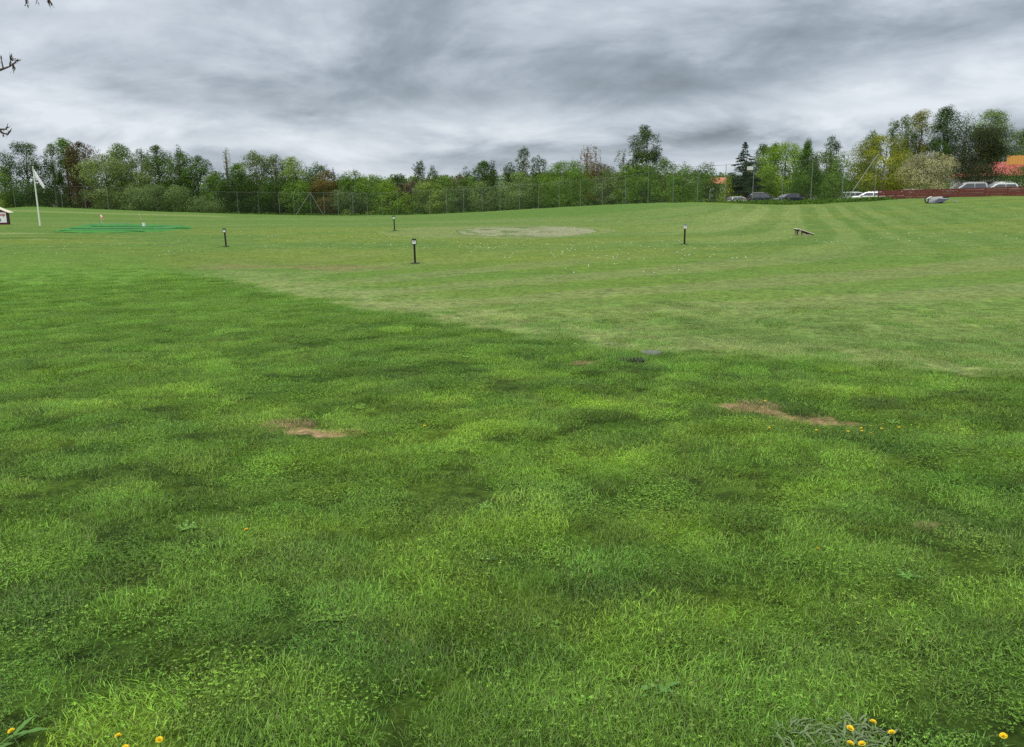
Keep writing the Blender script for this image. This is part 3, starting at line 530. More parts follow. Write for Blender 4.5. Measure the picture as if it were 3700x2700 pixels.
for a_ in [
    (8, 600, 70, 200, 'birch', 'light', 'pale airy tree cut by the left edge of the photo', dict(group=G1)),
    (82, 512, 128, 196, 'birch', 'dark', 'tall dark airy tree behind the white flag, flat topped', dict(group=G1, leaves=5200, clumps=70)),
    (180, 520, 74, 200, 'birch', 'birch', 'thin airy birch between the flagpole tree and the reddish tree', dict(group=G1, leaves=3000)),
    (226, 500, 86, 206, 'birch', 'green', 'green tree with a pointed top just left of the reddish brown tree', dict(group=G1)),
    (287, 512, 80, 199, 'birch', 'rust', 'reddish brown tree standing in the green wood at the left', dict(group=G1)),
    (372, 556, 150, 194, 'round', 'willow', 'broad pale grey green willow right of the reddish brown tree', dict(group=G1, leaves=7500, low=.05)),
    (428, 515, 74, 215, 'birch', 'mid', 'bright green pointed treetop rising behind the pale willows', dict(group=G1)),
    (488, 574, 110, 192, 'round', 'willow', 'smaller pale willow above the left end of the big bush', dict(group=G1, low=.05)),
    (502, 534, 50, 214, 'birch', 'dark', 'small dark treetop in the dip between two green treetops', dict(group=G1, leaves=3000)),
    (562, 526, 90, 208, 'birch', 'green', 'green tree with a pointed top above the big bush', dict(group=G1)),
    (644, 523, 34, 216, 'birch', 'dark', 'dark spire sticking up behind a round green crown', dict(group=G1, leaves=2400)),
    (640, 545, 100, 200, 'round', 'mid', 'round bright green crown above the middle of the big bush', dict(group=G1, leaves=6500, low=.05)),
    (708, 562, 100, 200, 'round', 'green', 'round green tree sloping down to the right of the dark spire', dict(group=G1, low=.05)),
    (775, 618, 70, 196, 'round', 'mid', 'low green tree filling the slope above the right end of the big bush', dict(group=G1, low=.02)),
    (762, 584, 60, 222, 'cone', 'spruce', 'small dark conifer top in the low gap of the skyline', dict(group=G1, leaves=3500)),
    (816, 540, 30, 220, 'fan', 'tan', 'thin tan half bare poplar standing above the low skyline', dict(group=G1, leaves=1300)),
    (862, 586, 66, 210, 'round', 'green', 'dark green crown between the tan poplar and the tall willows', dict(group=G1)),
    (845, 622, 110, 194, 'round', 'dark', 'dark rounded tree low behind the net below the tan poplar', dict(group=G1, low=.02)),
    (920, 542, 84, 200, 'birch', 'willow', 'tallest pale green willow in the middle of the left wood', dict(group=G1, leaves=5500)),
    (990, 558, 66, 202, 'birch', 'willow', 'second pale willow with a gap of sky below its crown', dict(group=G1, leaves=3600)),
    (1052, 568, 72, 202, 'birch', 'light', 'pale green rounded top at the right end of the willow group', dict(group=G1)),
    (985, 640, 130, 194, 'round', 'green', 'dark green tree low below the pale willows', dict(group=G1, low=.02)),
    (1108, 598, 60, 204, 'birch', 'mid', 'small green treetop between the willows and the orange brown tree', dict(group=G1, leaves=3800)),
    (1152, 587, 60, 206, 'birch', 'green', 'green loose treetop just left of the orange brown tree', dict(group=G1, leaves=3800)),
    (1075, 650, 100, 192, 'round', 'mid', 'round green tree behind the braced fence post', dict(group=G1, low=.02)),
    (1180, 614, 100, 194, 'round', 'orange', 'orange brown tree standing right of the braced fence post', dict(group=G1, low=.02)),
    (1203, 602, 40, 214, 'cone', 'spruce', 'small dark spire above the orange brown tree', dict(group=G1, leaves=2600)),
    (1272, 614, 76, 192, 'birch', 'green', 'deep green tree just right of the orange brown tree', dict(group=G1, low=.04)),
    (1262, 668, 90, 186, 'round', 'bluish', 'low bluish green tree below the deep green one, right of the orange brown tree', dict(group=G1, low=.02)),
    (1340, 630, 84, 190, 'round', 'mid', 'round topped mid green tree left of the yellowish tree', dict(group=G2, low=.03)),
    (1398, 652, 60, 184, 'birch', 'lime', 'narrow yellow green tree left of the dark dome shaped crown', dict(group=G2, low=.03)),
    (1440, 629, 66, 204, 'round', 'dark', 'dark dome shaped crown on the low skyline', dict(group=G2)),
    (1475, 650, 66, 190, 'fan', 'mauve', 'leafless mauve grey tree behind the small bright tree', dict(group=G2, leaves=2600, low=.2)),
    (1466, 693, 52, 172, 'bush', 'lime', 'small bright yellow green tree standing alone in front by the net', dict(group=G2, leaves=3200)),
    (1516, 578, 52, 196, 'birch', 'birch', 'tall narrow birch standing over the low trees in the middle', dict(group=G2, leaves=3600)),
    (1562, 600, 46, 198, 'birch', 'birch', 'thin forked birch just right of the tall narrow birch', dict(group=G2, leaves=2200)),
    (1544, 654, 90, 188, 'round', 'light', 'light green tree with a pinkish tinge below the two birches', dict(group=G2, low=.02)),
    (1585, 683, 80, 178, 'bush', 'light', 'light green bushy tree behind the net below the forked birch', dict(group=G2)),
    (1602, 634, 80, 192, 'round', 'mid', 'green crown right of the forked birch on the skyline', dict(group=G2)),
    (1655, 632, 50, 200, 'birch', 'mauve', 'mauve tinged thin treetop left of two dark tops', dict(group=G2, leaves=2000)),
    (1682, 601, 32, 204, 'birch', 'dark', 'narrow dark treetop on the skyline in the middle', dict(group=G2, leaves=2400)),
    (1700, 640, 90, 190, 'round', 'green', 'mid green crown between the front bushes and the dark pair of tops', dict(group=G2, low=.02)),
    (1658, 670, 90, 174, 'bush', 'bluish', 'bluish green bushy tree behind the net, left of the pale round one', dict(group=G2)),
    (1748, 582, 66, 192, 'birch', 'dark', 'dark broad treetop left of a thin spire', dict(group=G2)),
    (1780, 577, 26, 194, 'birch', 'dark', 'thin dark spire right against the broad dark treetop', dict(group=G2, leaves=2000)),
    (1746, 655, 122, 172, 'bush', 'bluish', 'pale bluish green round tree behind the net in the middle', dict(group=G2, leaves=6500)),
    (1843, 588, 46, 184, 'birch', 'dark', 'dark leaning treetop left of the twin pointed trees', dict(group=G2, leaves=3600)),
    (1893, 530, 54, 186, 'birch', 'birch', 'taller of the twin pointed trees, light leaved', dict(group=G2, leaves=3800)),
    (1946, 560, 54, 184, 'birch', 'dark', 'darker and lower of the twin pointed trees', dict(group=G2, leaves=4600)),
    (1876, 620, 128, 165, 'bush', 'bluish', 'broad pale green round tree below the twin pointed trees', dict(group=G2, leaves=7500)),
    (1965, 628, 60, 164, 'bush', 'lime', 'yellow green narrow bushy tree left of the biggest round tree', dict(group=G2, leaves=3600)),
    (2046, 582, 184, 158, 'bush', 'mid', 'biggest round tree with a smooth green crown, below the pink bare tree', dict(group=G2, leaves=11000)),
    (2124, 530, 122, 182, 'fan', 'pink', 'bare pinkish tree with upright twigs above the big round tree', dict(group=G2, leaves=2600, clumps=160, low=.35)),
    (2166, 584, 96, 176, 'round', 'orange', 'rusty orange crown right of the pink bare tree', dict(group=G2, low=.1)),
    (2196, 612, 108, 150, 'bush', 'bluish', 'greyish green round tree right of the biggest round tree', dict(group=G2, leaves=7000)),
    (2252, 546, 60, 168, 'fan', 'birch', 'thin half bare bush beside the tall birch, left of it', dict(group=G2, leaves=1300, clumps=90, low=.3)),
    (2262, 598, 60, 148, 'bush', 'lime', 'yellow green crown in the dip left of the tall birch', dict(group=G2, leaves=3600)),
    (2334, 450, 100, 160, 'round', 'birch', 'tall birch standing high above the other trees in the middle', dict(group=G2, leaves=9500, clumps=100)),
    (2318, 582, 104, 140, 'bush', 'mid', 'green round tree right in front of the tall birch', dict(group=G2, leaves=6500)),
    (2408, 574, 86, 132, 'bush', 'mid', 'green spiky topped tree right of the tall birch', dict(group=G2, leaves=5500)),
    (2470, 586, 84, 126, 'bush', 'green', 'dark green tree with upright tips left of the mound top', dict(group=G2, leaves=5500)),
    (2552, 590, 92, 122, 'bush', 'green', 'last dark green tree of the row, above the mound', dict(group=G2, leaves=5800)),
    (2606, 662, 64, 138, 'bush', 'green', 'low dark bush hiding the foot of the small orange roofed house', dict(group=G3, cat='bush')),
    (2694, 506, 98, 128, 'cone', 'spruce', 'lone dark spruce with drooping tiers left of the lime green maple', dict(group=G3, leaves=22000, clumps=190, low=.06)),
    (2758, 520, 62, 150, 'birch', 'dark', 'dark grey green tree right of the spruce', dict(group=G3)),
    (2802, 514, 50, 152, 'birch', 'dark', 'dark narrow treetop between the spruce side tree and the maple', dict(group=G3)),
    (2846, 512, 150, 142, 'round', 'lime', 'big lime green maple with sky showing through its top', dict(group=G3, leaves=9000, low=.1)),
    (2922, 506, 98, 122, 'column', 'green', 'dense dark green tree with a pointed top, right beside the net post', dict(group=G3, leaves=11000, low=.01)),
    (2648, 645, 125, 130, 'dome', 'lime', 'left low weeping dome shaped tree with a yellow green top', dict(group=G3, leaves=6500, low=.02)),
    (2764, 614, 122, 134, 'dome', 'lime', 'larger weeping dome shaped tree behind the dark estate car', dict(group=G3, leaves=8000, low=.02)),
    (2630, 636, 30, 126, 'column', 'yellow', 'slim yellowish shrub by the net post left of the dark estate car', dict(group=G3, leaves=1500, cat='bush')),
    (2700, 650, 52, 128, 'bush', 'olive', 'brownish yellow bush left above the dark estate car', dict(group=G3, leaves=2800, cat='bush')),
    (2988, 540, 96, 132, 'round', 'lime', 'lime green crown right of the dense dark tree', dict(group=G3)),
    (3008, 489, 52, 150, 'birch', 'dark', 'dark pointed tree rising behind the lime green crowns', dict(group=G3, leaves=4200)),
    (3046, 548, 56, 128, 'birch', 'mid', 'green loose tree left of the yellow tree with a dip of sky', dict(group=G3, leaves=3800, low=.03)),
    (3020, 620, 90, 112, 'bush', 'mid', 'low green bushy tree left of the slanting net brace', dict(group=G3, leaves=4800)),
    (3100, 575, 80, 132, 'round', 'mid', 'green tree between the dip of sky and the yellow tree', dict(group=G3, low=.02)),
    (3152, 472, 84, 148, 'birch', 'birch', 'airy grey green tree behind the top of the yellow tree', dict(group=G3, leaves=3800)),
    (3204, 486, 176, 120, 'round', 'yellow', 'big yellow olive tree behind the left end of the red fence', dict(group=G3, leaves=11000, low=.05)),
    (3266, 416, 90, 140, 'birch', 'birch', 'left half of the tall birch pair, pale leaved', dict(group=G3, leaves=6000, clumps=80)),
    (3334, 398, 96, 142, 'birch', 'olive', 'right half of the tall birch pair, the taller one', dict(group=G3, leaves=7500, clumps=80)),
    (3426, 382, 90, 138, 'birch', 'dark', 'tallest tree, dark leaved with a clear trunk, at the right', dict(group=G3, leaves=8000, clumps=85, low=.2)),
    (3496, 412, 84, 146, 'fan', 'birch', 'thin airy grey tree between the tallest tree and the purple tree', dict(group=G3, leaves=2400, clumps=150, low=.3)),
    (3592, 396, 120, 144, 'birch', 'bluish', 'airy grey green tree rising behind the purple tree', dict(group=G3, leaves=5200, clumps=90, low=.3)),
    (3690, 466, 120, 150, 'round', 'bluish', 'leafy tree behind the house at the right edge', dict(group=G3, low=.3)),
    (3368, 551, 146, 106, 'bush', 'blossom', 'round bush covered in cream blossom behind the red fence', dict(group=G3, leaves=10000, cat='bush')),
    (3556, 452, 176, 112, 'birch', 'purple', 'big dark purple leaved tree beside the red roofed house', dict(group=G3, leaves=15000, clumps=90, low=.1)),
    (3700, 606, 110, 98, 'bush', 'mid', 'green bush in front of the house at the right edge', dict(group=G3, leaves=4200, cat='bush')),
    (560, 668, 220, 184.5, 'bush', 'bluish', 'big wide bush with hanging branches behind the left part of the net', dict(group=G1, leaves=9000, cat='bush')),
    (735, 708, 120, 184, 'bush', 'bluish', 'lower right lump of the big bush behind the left part of the net', dict(group=G1, leaves=5200, cat='bush')),
    (470, 726, 66, 186, 'bush', 'bluish', 'small round bush at the left foot of the big bush', dict(group=G1, leaves=2200, cat='bush'))]:
    kw_ = dict(a_[7]); tree_px(*a_[:7], **kw_)

def mass(name, label, pts, sizes, heights, per, ls, colour, seed, cat='undergrowth'):
    """one uncountable belt of leaves: low clumps or far treetops"""
    rs = np.random.RandomState(seed); n = len(pts); k = np.repeat(np.arange(n), per); d = rnd_dirs(len(k), rs); q = rs.uniform(.3, 1, len(k)) ** .5
    P_ = np.asarray(pts)[k]; tz = np.abs(d[:, 2]) * q
    Cp = P_ + np.stack([d[:, 0] * np.asarray(sizes)[k] * q * (1 - .5 * tz), d[:, 1] * np.asarray(sizes)[k] * q * (1 - .5 * tz), tz * np.asarray(heights)[k]], 1)
    N_ = d * .6 + rnd_dirs(len(k), rs) * .7 + np.array([0, 0, .4]); N_ /= np.linalg.norm(N_, axis=1)[:, None]
    S = ls * rs.uniform(.6, 1.4, len(k)); V = leaf_quads(Cp, N_, S, rs); tone = np.clip(.5 + rs.normal(0, .2, n)[k] + rs.normal(0, .18, len(k)), 0, 1)
    me = npmesh(name, V, np.arange(len(V)), 4, [('tint', 'FLOAT', np.repeat(tone, 4))]); o = link(name, me, lm(colour)); return tag(o, label, cat, kind='stuff')
# net posts: (u_base, v_base, u_top, v_top, distance)
POSTS = [(56, 752, 49, 666, 181), (140, 754, 132, 669, 181), (227, 754, 218.5, 672, 182), (311, 757, 302, 673, 183), (393.6, 761, 386, 675, 184), (471, 764, 465.6, 680, 184.5), (550, 768, 543.6, 688, 185),
    (631.5, 770, 626, 688, 186), (710, 770, 706, 690, 187), (786, 770, 781, 692, 188), (861.5, 772, 857, 694, 188), (937, 774, 932, 694, 188), (1011.6, 775, 1008, 694, 187), (1063.7, 775, 1060.7, 694, 186), (1125, 777, 1121.7, 696, 184),
    (1173, 779, 1171.6, 696, 182), (1223.8, 782, 1220.5, 694, 180), (1276.7, 782, 1273.4, 697, 178), (1328.7, 781, 1326, 698, 176), (1381.6, 781, 1378.6, 697, 174), (1438, 779, 1436, 692, 172), (1554, 776, 1552, 688, 168), (1615, 775, 1613.5, 686, 166),
    (1676, 774, 1675, 684, 163), (1743, 771, 1741, 678, 160), (1808, 767, 1808, 672, 157), (1877, 766, 1876.7, 666, 154), (1947, 760, 1945.7, 666, 150), (2020.5, 758, 2021, 657, 146), (2096.6, 754, 2098, 650, 142), (2175.7, 748, 2176, 644, 138),
    (2258.7, 743, 2262, 636, 131), (2341, 737, 2343.6, 622, 126), (2431, 732, 2434, 602, 118), (2519, 730, 2524.5, 600, 111), (2619, 730, 2622, 596, 105), (2718, 734, 2726, 585, 101), (2823, 733, 2841, 582, 98), (2928.5, 730, 2936.7, 576, 96), (3042, 724, 3045, 560, 94.5), (3159, 721, 3164, 562, 94)]
rs = np.random.RandomState(12)
fx = np.array([at(p[0], p[1], p[4])[0] for p in POSTS]); fy = np.array([p[4] for p in POSTS])
fz_ = np.array([at(p[0], p[1], p[4])[2] for p in POSTS])
FXO = np.argsort(fx)
def fence_y(x): return np.interp(x, fx[FXO], fy[FXO])
n = 620; ux = rs.uniform(-125, 34, n); off = rs.uniform(13, 30, n); uy = fence_y(ux) + off; uz = H(ux, uy) - .2
keep = ux < 24; ux, uy, uz, off = ux[keep], uy[keep], uz[keep], off[keep]
mass('undergrowth', 'dark bushy undergrowth filling the foot of the wood behind the ball net', np.stack([ux, uy, uz], 1), rs.uniform(1.6, 3.4, len(ux)), rs.uniform(1.2, 3.4, len(ux)), 46, .55, 'dark', 5)
n = 230; ux = np.linspace(-170, 60, n) + rs.normal(0, 1, n); uy = 214 + rs.uniform(0, 26, n) - np.clip(ux + 20, 0, 80) * .45; uz = H(ux, np.minimum(uy, 235)) - .3
vtop = np.interp(ux, [-140, -110, -60, -40, -20, 20, 60], [15, 15, 12.8, 9.8, 8, 7, 5])
mass('woodland', 'deep green wood closing the view behind the front trees', np.stack([ux, uy, uz], 1), rs.uniform(3, 5, n), vtop * rs.uniform(.8, 1.08, n), 380, .5, 'green', 6, 'wood')
# far wooded hill
def hill_h(x): return np.interp(x, [-900, -420, -250, -120, -40, 60, 150, 260, 420, 900], [4, 6, 9, 20, 21, 23, 22, 12, 9, 6])
gx, gy = np.meshgrid(np.linspace(-900, 900, 181), np.linspace(430, 1000, 24)); ridge = np.exp(-((gy - 720) / 130) ** 2); gz = -4.6 + hill_h(gx) * .82 * ridge + (fbm(gx * .02, gy * .02, 7, 3) - .5) * 3
ny, nx = gx.shape; ii = np.arange((ny - 1) * nx).reshape(ny - 1, nx)[:, :-1].ravel()
me = npmesh('hills', np.stack([gx.ravel(), gy.ravel(), gz.ravel()], 1), np.stack([ii, ii + 1, ii + nx + 1, ii + nx], 1).ravel(), 4)
tag(link('hills', me, pmat('hill_ground', (.05, .08, .04), .95, .3, .05), smooth=True), kind='structure')
n = 3000; hx = rs.uniform(-520, 560, n); hy = rs.uniform(520, 760, n); hz = -4.6 + hill_h(hx) * .82 * np.exp(-((hy - 720) / 130) ** 2)
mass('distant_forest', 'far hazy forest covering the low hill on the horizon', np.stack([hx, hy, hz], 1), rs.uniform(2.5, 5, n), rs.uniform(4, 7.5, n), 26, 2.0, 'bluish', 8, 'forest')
# rough grass at the foot of the net and pale weeds
n = 900; ux = rs.uniform(-125, 36, n); uy = fence_y(ux) + rs.uniform(-.6, 2.5, n); uz = H(ux, uy) - .05
mass('rough_grass', 'unmown dark grass strip along the foot of the ball net', np.stack([ux, uy, uz], 1), rs.uniform(.5, 1.1, n), rs.uniform(.25, .7, n), 26, .22, 'green', 9, 'grass')
xs_ = np.array([at(u, 740, 92)[0] for u in (2600, 3175)]); n = 700; ux = rs.uniform(xs_[0], xs_[1], n); uy = rs.uniform(88.5, 95, n); uz = H(ux, uy) - .05
mass('verge_grass', 'longer dark green grass verge in front of the parked cars', np.stack([ux, uy, uz], 1), rs.uniform(.5, 1.0, n), rs.uniform(.22, .5, n), 34, .16, 'green', 10, 'grass')
for i_, (u_, v_, h_, lb) in enumerate([(645, 772, 1.5, 'pale weed clump at the foot of the net below the big bush, the left one'), (690, 773, 1.5, 'pale weed clump right beside the other below the big bush'),
        (1255, 782, 1.4, 'wide pale weed clump at the net right of the orange brown tree'), (1341, 781, 1.2, 'small pale weed clump at the net right of the wide clump')]):
    p = at(u_, v_, float(np.interp(u_, [p_[0] for p_ in POSTS], fy)) - 1.2); make_tree('weed_clump', (p[0], p[1], p[2] - .1), h_, 2.6, 'bush', 'light', lb, 900 + i_, leaves=700, ls=.2, low=.02, cat='plant', group='pale weed clumps along the net')

# ------------------------------------------------------------------ ball net
GALV = pmat('galvanised', (.20, .23, .215), .5, .1, 2, .3); WIRE = pmat('wire', (.16, .18, .18), .6, .1, 2)
def net_mat():
    m = bpy.data.materials.new('ball_net'); m.use_nodes = True; t = NT(m.node_tree); t.n.clear(); o = t.new('ShaderNodeOutputMaterial')
    d = t.new('ShaderNodeBsdfDiffuse'); d.inputs[0].default_value = (.22, .26, .25, 1); tr = t.new('ShaderNodeBsdfTransparent'); mx = t.new('ShaderNodeMixShader'); mx.inputs[0].default_value = .03
    t.l.new(tr.outputs[0], mx.inputs[1]); t.l.new(d.outputs[0], mx.inputs[2]); t.l.new(mx.outputs[0], o.inputs[0]); return m
fence = thing('ball_net_fence', 'tall see-through ball net on thin grey posts around the driving range', 'fence', (0, 0, 0))
tops, feet = [], []
for (ub, vb, ut, vt, d) in POSTS:
    b = Vector(at(ub, vb, d)); h = (vb - vt) / F * d * 1.0; t_ = Vector(at(ut, vt, d)); t_.x = b.x + (t_.x - b.x) * .25; rr_ = .042
    MB().tube([b - Vector((0, 0, .8)), t_], [rr_, rr_ * .8], 7).build('post', GALV, fence); tops.append(t_); feet.append(b)
m = MB()
for a_, b_ in zip(tops[:-1], tops[1:]): m.tube([a_, (a_ + b_) / 2 - Vector((0, 0, .06)), b_], .016, 4)
m.build('top_wire', WIRE, fence)
for pa, pb, pt in ((1070, 772, 14), (1171, 779, 14)):
    b = Vector(at(pa, pb, 183.5)); MB().tube([b - Vector((0, 0, .2)), tops[pt]], .05, 6).build('brace', GALV, fence)
b = Vector(at(3048, 729, 91.5)); MB().tube([b - Vector((0, 0, .3)), tops[-1]], .045, 6).build('brace', GALV, fence)
MB().box(tops[36] + Vector((-.45, 0, -.75)), (.7, .12, .42), bev=.02).build('lamp_box', pmat('white_box', (.6, .6, .58)), fence)
V = []; Fq = []
for k_, (a_, b_) in enumerate(zip(tops, feet)): V += [a_ + Vector((0, .05, -.02)), b_ + Vector((0, .05, .05))]
for k_ in range(len(tops) - 1): Fq.append((2 * k_, 2 * k_ + 1, 2 * k_ + 3, 2 * k_ + 2))
me = bpy.data.meshes.new('net'); me.from_pydata(V, [], Fq); link('net', me, net_mat(), fence)

# ------------------------------------------------------------------ distance marker posts
BLACK = pmat('black_paint', (.012, .013, .013), .55, .2, 30); DGREEN = pmat('dark_green_board', (.020, .050, .045), .5, .2, 30); WHITE = pmat('white_paint', (.70, .73, .76), .5, .06, 12); GREY = pmat('weathered_grey', (.30, .31, .31), .7, .2, 12)
def marker(u, v, ut, vt, label, board, first=None):
    b = hit(u, v); h = (v - vt) / F * b.y; lean = ((ut - u) - (v - vt) * -.015) / F * b.y * .5
    r = thing('marker_post', label, 'marker post', b, 0, 'distance marker posts on the driving range')
    bh = h * .225; top = h - bh
    MB().box((0, 0, top / 2 - .02), (.078, .078, top + .04), bev=.008).build('post', BLACK, r)
    MB().box((0, 0, .012), (.34, .30, .03), bev=.006).build('base_plate', BLACK, r)
    bd = MB().box((0, -.045, top + bh / 2), (.19, .05, bh), bev=.008).build('sign_board', board, r)
    MB().box((.0, -.076, top + bh * .42), (.145, .012, bh * .62), bev=.003).build('white_panel', WHITE, bd)
    MB().box((-.028, -.086, top + bh * .58), (.018, .006, bh * .26)).box((.02, -.086, top + bh * .66), (.02, .006, bh * .38)).build('dark_marking', DGREEN, bd)
    MB().box((0, -.045, top + bh + .008), (.195, .06, .008), bev=.002).build('cap', BLACK, bd); r.rotation_euler[1] = lean / h
    return r
marker(1500, 952, 1497, 865, 'largest black marker post, right of centre, with a dark framed white sign', DGREEN)
marker(817, 891, 814, 828, 'black marker post with a white sign left of the others, below the big bush', DGREEN)
marker(1426, 834, 1423, 782, 'smallest and farthest black marker post, its sign touching the tree line', DGREEN)
marker(2473, 883, 2472, 813, 'black marker post with a grey rounded sign near the striped turf', GREY)

# ------------------------------------------------------------------ flagpole with limp white flag
b = hit(145, 816); D_ = b.y; POLE = pmat('white_pole', (.68, .72, .66), .4, .05, 5); FLAG = pmat('white_flag_cloth', (.74, .76, .80), .9, .05, 8)
fp = thing('flagpole', 'slim white flagpole with a limp white flag before the dark trees at the left', 'flagpole', b)
top = Vector(at(120, 605, D_)) - b; top.x *= .35
MB().tube([Vector((0, 0, -.1)), top * .5, top], [.075, .06, .038], 10).build('pole', POLE, fp); MB().tube([top, top + Vector((0, 0, .09))], [.055, .02], 8).build('finial', POLE, fp)
g = 18; V = []; Fq = []
A_, B_ = top + Vector((.05, 0, -.10)), top + Vector((.07, 0, -.62)); C_, E_ = top + Vector((.92, -.1, -1.62)), top + Vector((.74, -.05, -1.88))
for i in range(g + 1):
    for j in range(7):
        s_, t_ = i / g, j / 6; p = (A_ * (1 - s_) + C_ * s_) * (1 - t_) + (B_ * (1 - s_) + E_ * s_) * t_
        p += Vector((.03 * math.sin(s_ * 9 + t_ * 5) * s_, .10 * math.sin(t_ * 11 + s_ * 4) * (.3 + s_), -.06 * math.sin(s_ * math.pi))); V.append(p)
for i in range(g):
    for j in range(6): Fq.append((i * 7 + j, i * 7 + j + 1, i * 7 + 8 + j, i * 7 + 7 + j))
me = bpy.data.meshes.new('flag'); me.from_pydata(V, [], Fq); o = link('flag', me, FLAG, fp, True); o.modifiers.new('thick', 'SOLIDIFY').thickness = .01

# ------------------------------------------------------------------ artificial green with pin flags
p00, p10, p11, p01 = hit(188, 839), hit(560, 840), hit(735, 822), hit(330, 812)
TURF = pmat('artificial_turf', (.060, .215, .05), .9, .25, 2.2, bump=.2, spec=.03)
outl = [hit(u, v) for u, v in ((188, 838), (300, 842), (460, 841), (590, 837), (700, 826), (690, 819), (560, 814), (430, 810), (330, 810), (285, 816), (255, 822))]
cx_, cy_ = sum(p.x for p in outl) / len(outl), sum(p.y for p in outl) / len(outl); V, Fq = [], []; K = 8
for k in range(K + 1):
    for p in outl:
        x_, y_ = cx_ + (p.x - cx_) * k / K, cy_ + (p.y - cy_) * k / K; V.append((x_, y_, float(H(x_, y_)) + .10 - (.09 if k == K else 0)))
n = len(outl)
for k in range(K):
    for i in range(n): Fq.append((k * n + i, k * n + (i + 1) % n, (k + 1) * n + (i + 1) % n, (k + 1) * n + i))
me = bpy.data.meshes.new('artificial_green'); me.from_pydata(V, [], Fq); gr = link('artificial_green', me, TURF); tag(gr, 'flat bright green artificial putting green with seams, below the two pin flags', 'putting green')
SEAM = pmat('turf_seam', (.10, .32, .14), .8, .2, 4); SEAMD = pmat('turf_join', (.035, .15, .045), .8, .2, 4)
for k, (ua, va, ub, vb, mt_) in enumerate([(215, 838, 520, 838, SEAM), (245, 828, 640, 829, SEAM), (300, 818, 660, 820.5, SEAM), (330, 823.5, 600, 824, SEAMD), (260, 833, 560, 833, SEAMD), (320, 814, 480, 814.5, SEAM), (560, 833.5, 680, 827, SEAM)]):
    a_, b_ = hit(ua, va), hit(ub, vb); m = MB(); N_ = 14
    for i in range(N_):
        p, q = a_.lerp(b_, i / N_), a_.lerp(b_, (i + 1) / N_); p.z = float(H(p.x, p.y)) + .125; q.z = float(H(q.x, q.y)) + .125; m.box((p + q) / 2, ((q - p).length, .34, .03), Matrix.Rotation(math.atan2(q.y - p.y, q.x - p.x), 3, 'Z'))
    m.build('turf_seam', mt_, gr)
CHECK = bpy.data.materials.new('red_white_check'); CHECK.use_nodes = True; t = NT(CHECK.node_tree); ck = t.new('ShaderNodeTexChecker'); ck.inputs['Scale'].default_value = 5.5
tco = t.new('ShaderNodeTexCoord'); t.l.new(tco.outputs['Object'], ck.inputs[0]); ck.inputs[1].default_value = (.80, .62, .50, 1); ck.inputs[2].default_value = (.42, .07, .05, 1); t.l.new(ck.outputs[0], t.n['Principled BSDF'].inputs['Base Color'])
for (ub, vb, ut, vt, dx, dz, lb) in ((371, 812, 363, 770, .42, -.46, 'left of the two red and white pin flags, its cloth slanting to the right'), (519, 818, 506, 771, .16, -.52, 'right of the two red and white pin flags, its cloth hanging straight')):
    b = hit(ub, vb); hh = (vb - vt) / F * b.y; r = thing('pin_flag', lb, 'golf flag', b, 0, 'red and white pin flags on the artificial green'); lx = (ut - ub) / F * b.y
    MB().tube([(0, 0, 0), (lx, 0, hh)], .013, 6).build('stick', pmat('cream_stick', (.5, .5, .38)), r)
    V, Fq = [], []
    for i in range(7):
        for j in range(5):
            s_, t_ = i / 6, j / 4; V.append((lx * .98 + dx * s_ + .04 * t_ * (1 if dx < .3 else 0), .05 * math.sin(s_ * 5 + t_ * 2), hh - .02 - .30 * t_ + dz * s_))
    for i in range(6):
        for j in range(4): Fq.append((i * 5 + j, i * 5 + j + 1, i * 5 + 6 + j, i * 5 + 5 + j))
    me = bpy.data.meshes.new('flag'); me.from_pydata(V, [], Fq); o = link('flag', me, CHECK, r, True); o.modifiers.new('thick', 'SOLIDIFY').thickness = .008
b = hit(521, 824); tag(MB().tube([b + Vector((0, 0, .08)), b + Vector((0, 0, .42))], [.12, .12], 12).build('white_cup', WHITE), 'small white cylinder standing on the artificial green beside the right pin flag', 'cup')

# ------------------------------------------------------------------ kiosk sign hut at the left edge
b = hit(30, 812); D_ = b.y; px_ = D_ / F; RED = pmat('burgundy_boards', (.13, .02, .035), .7, .2, 4); ROOFW = pmat('pale_roof_edge', (.62, .60, .50), .6, .1, 4); DARKW = pmat('dark_frame', (.03, .035, .03), .7, .2, 6)
hut = thing('sign_hut', 'small burgundy gabled hut with a white sign board, cut by the left edge', 'hut', (b.x, b.y, b.z))
Wd, Hh = 3.0, 1.22                      # right front corner is the hut's base point; it reaches to the left
MB().box((-Wd / 2 - .05, .30, Hh / 2), (Wd - .1, .5, Hh)).build('wall', RED, hut)
m = MB(); rz_ = Hh + .02
m.add([(-Wd, .03, rz_), (0, .03, rz_), (-Wd / 2, .03, rz_ + .62), (-Wd, .10, rz_), (0, .10, rz_), (-Wd / 2, .10, rz_ + .62)], [(0, 1, 2), (5, 4, 3), (0, 3, 4, 1), (1, 4, 5, 2), (2, 5, 3, 0)]); m.build('gable', RED, hut)
sl = math.atan2(.62, Wd / 2); Lr = Wd / 2 / math.cos(sl) + .32
for sg in (1, -1):
    M = Matrix.Rotation(sg * sl, 3, 'Y'); c = Vector((-Wd / 2, .28, rz_ + .64)) + M @ Vector((sg * Lr / 2, 0, .0)); MB().box(c, (Lr, .85, .06), M, bev=.01).build('roof', ROOFW, hut)
MB().box((.0, .02, Hh / 2), (.10, .10, Hh)).build('corner_post', DARKW, hut); MB().box((-Wd, .02, Hh / 2), (.10, .10, Hh)).build('corner_post', DARKW, hut)
sg_ = MB().box((-Wd / 2, .0, Hh * .56), (Wd - .18, .05, Hh * .80), bev=.01).build('sign_panel', WHITE, hut)
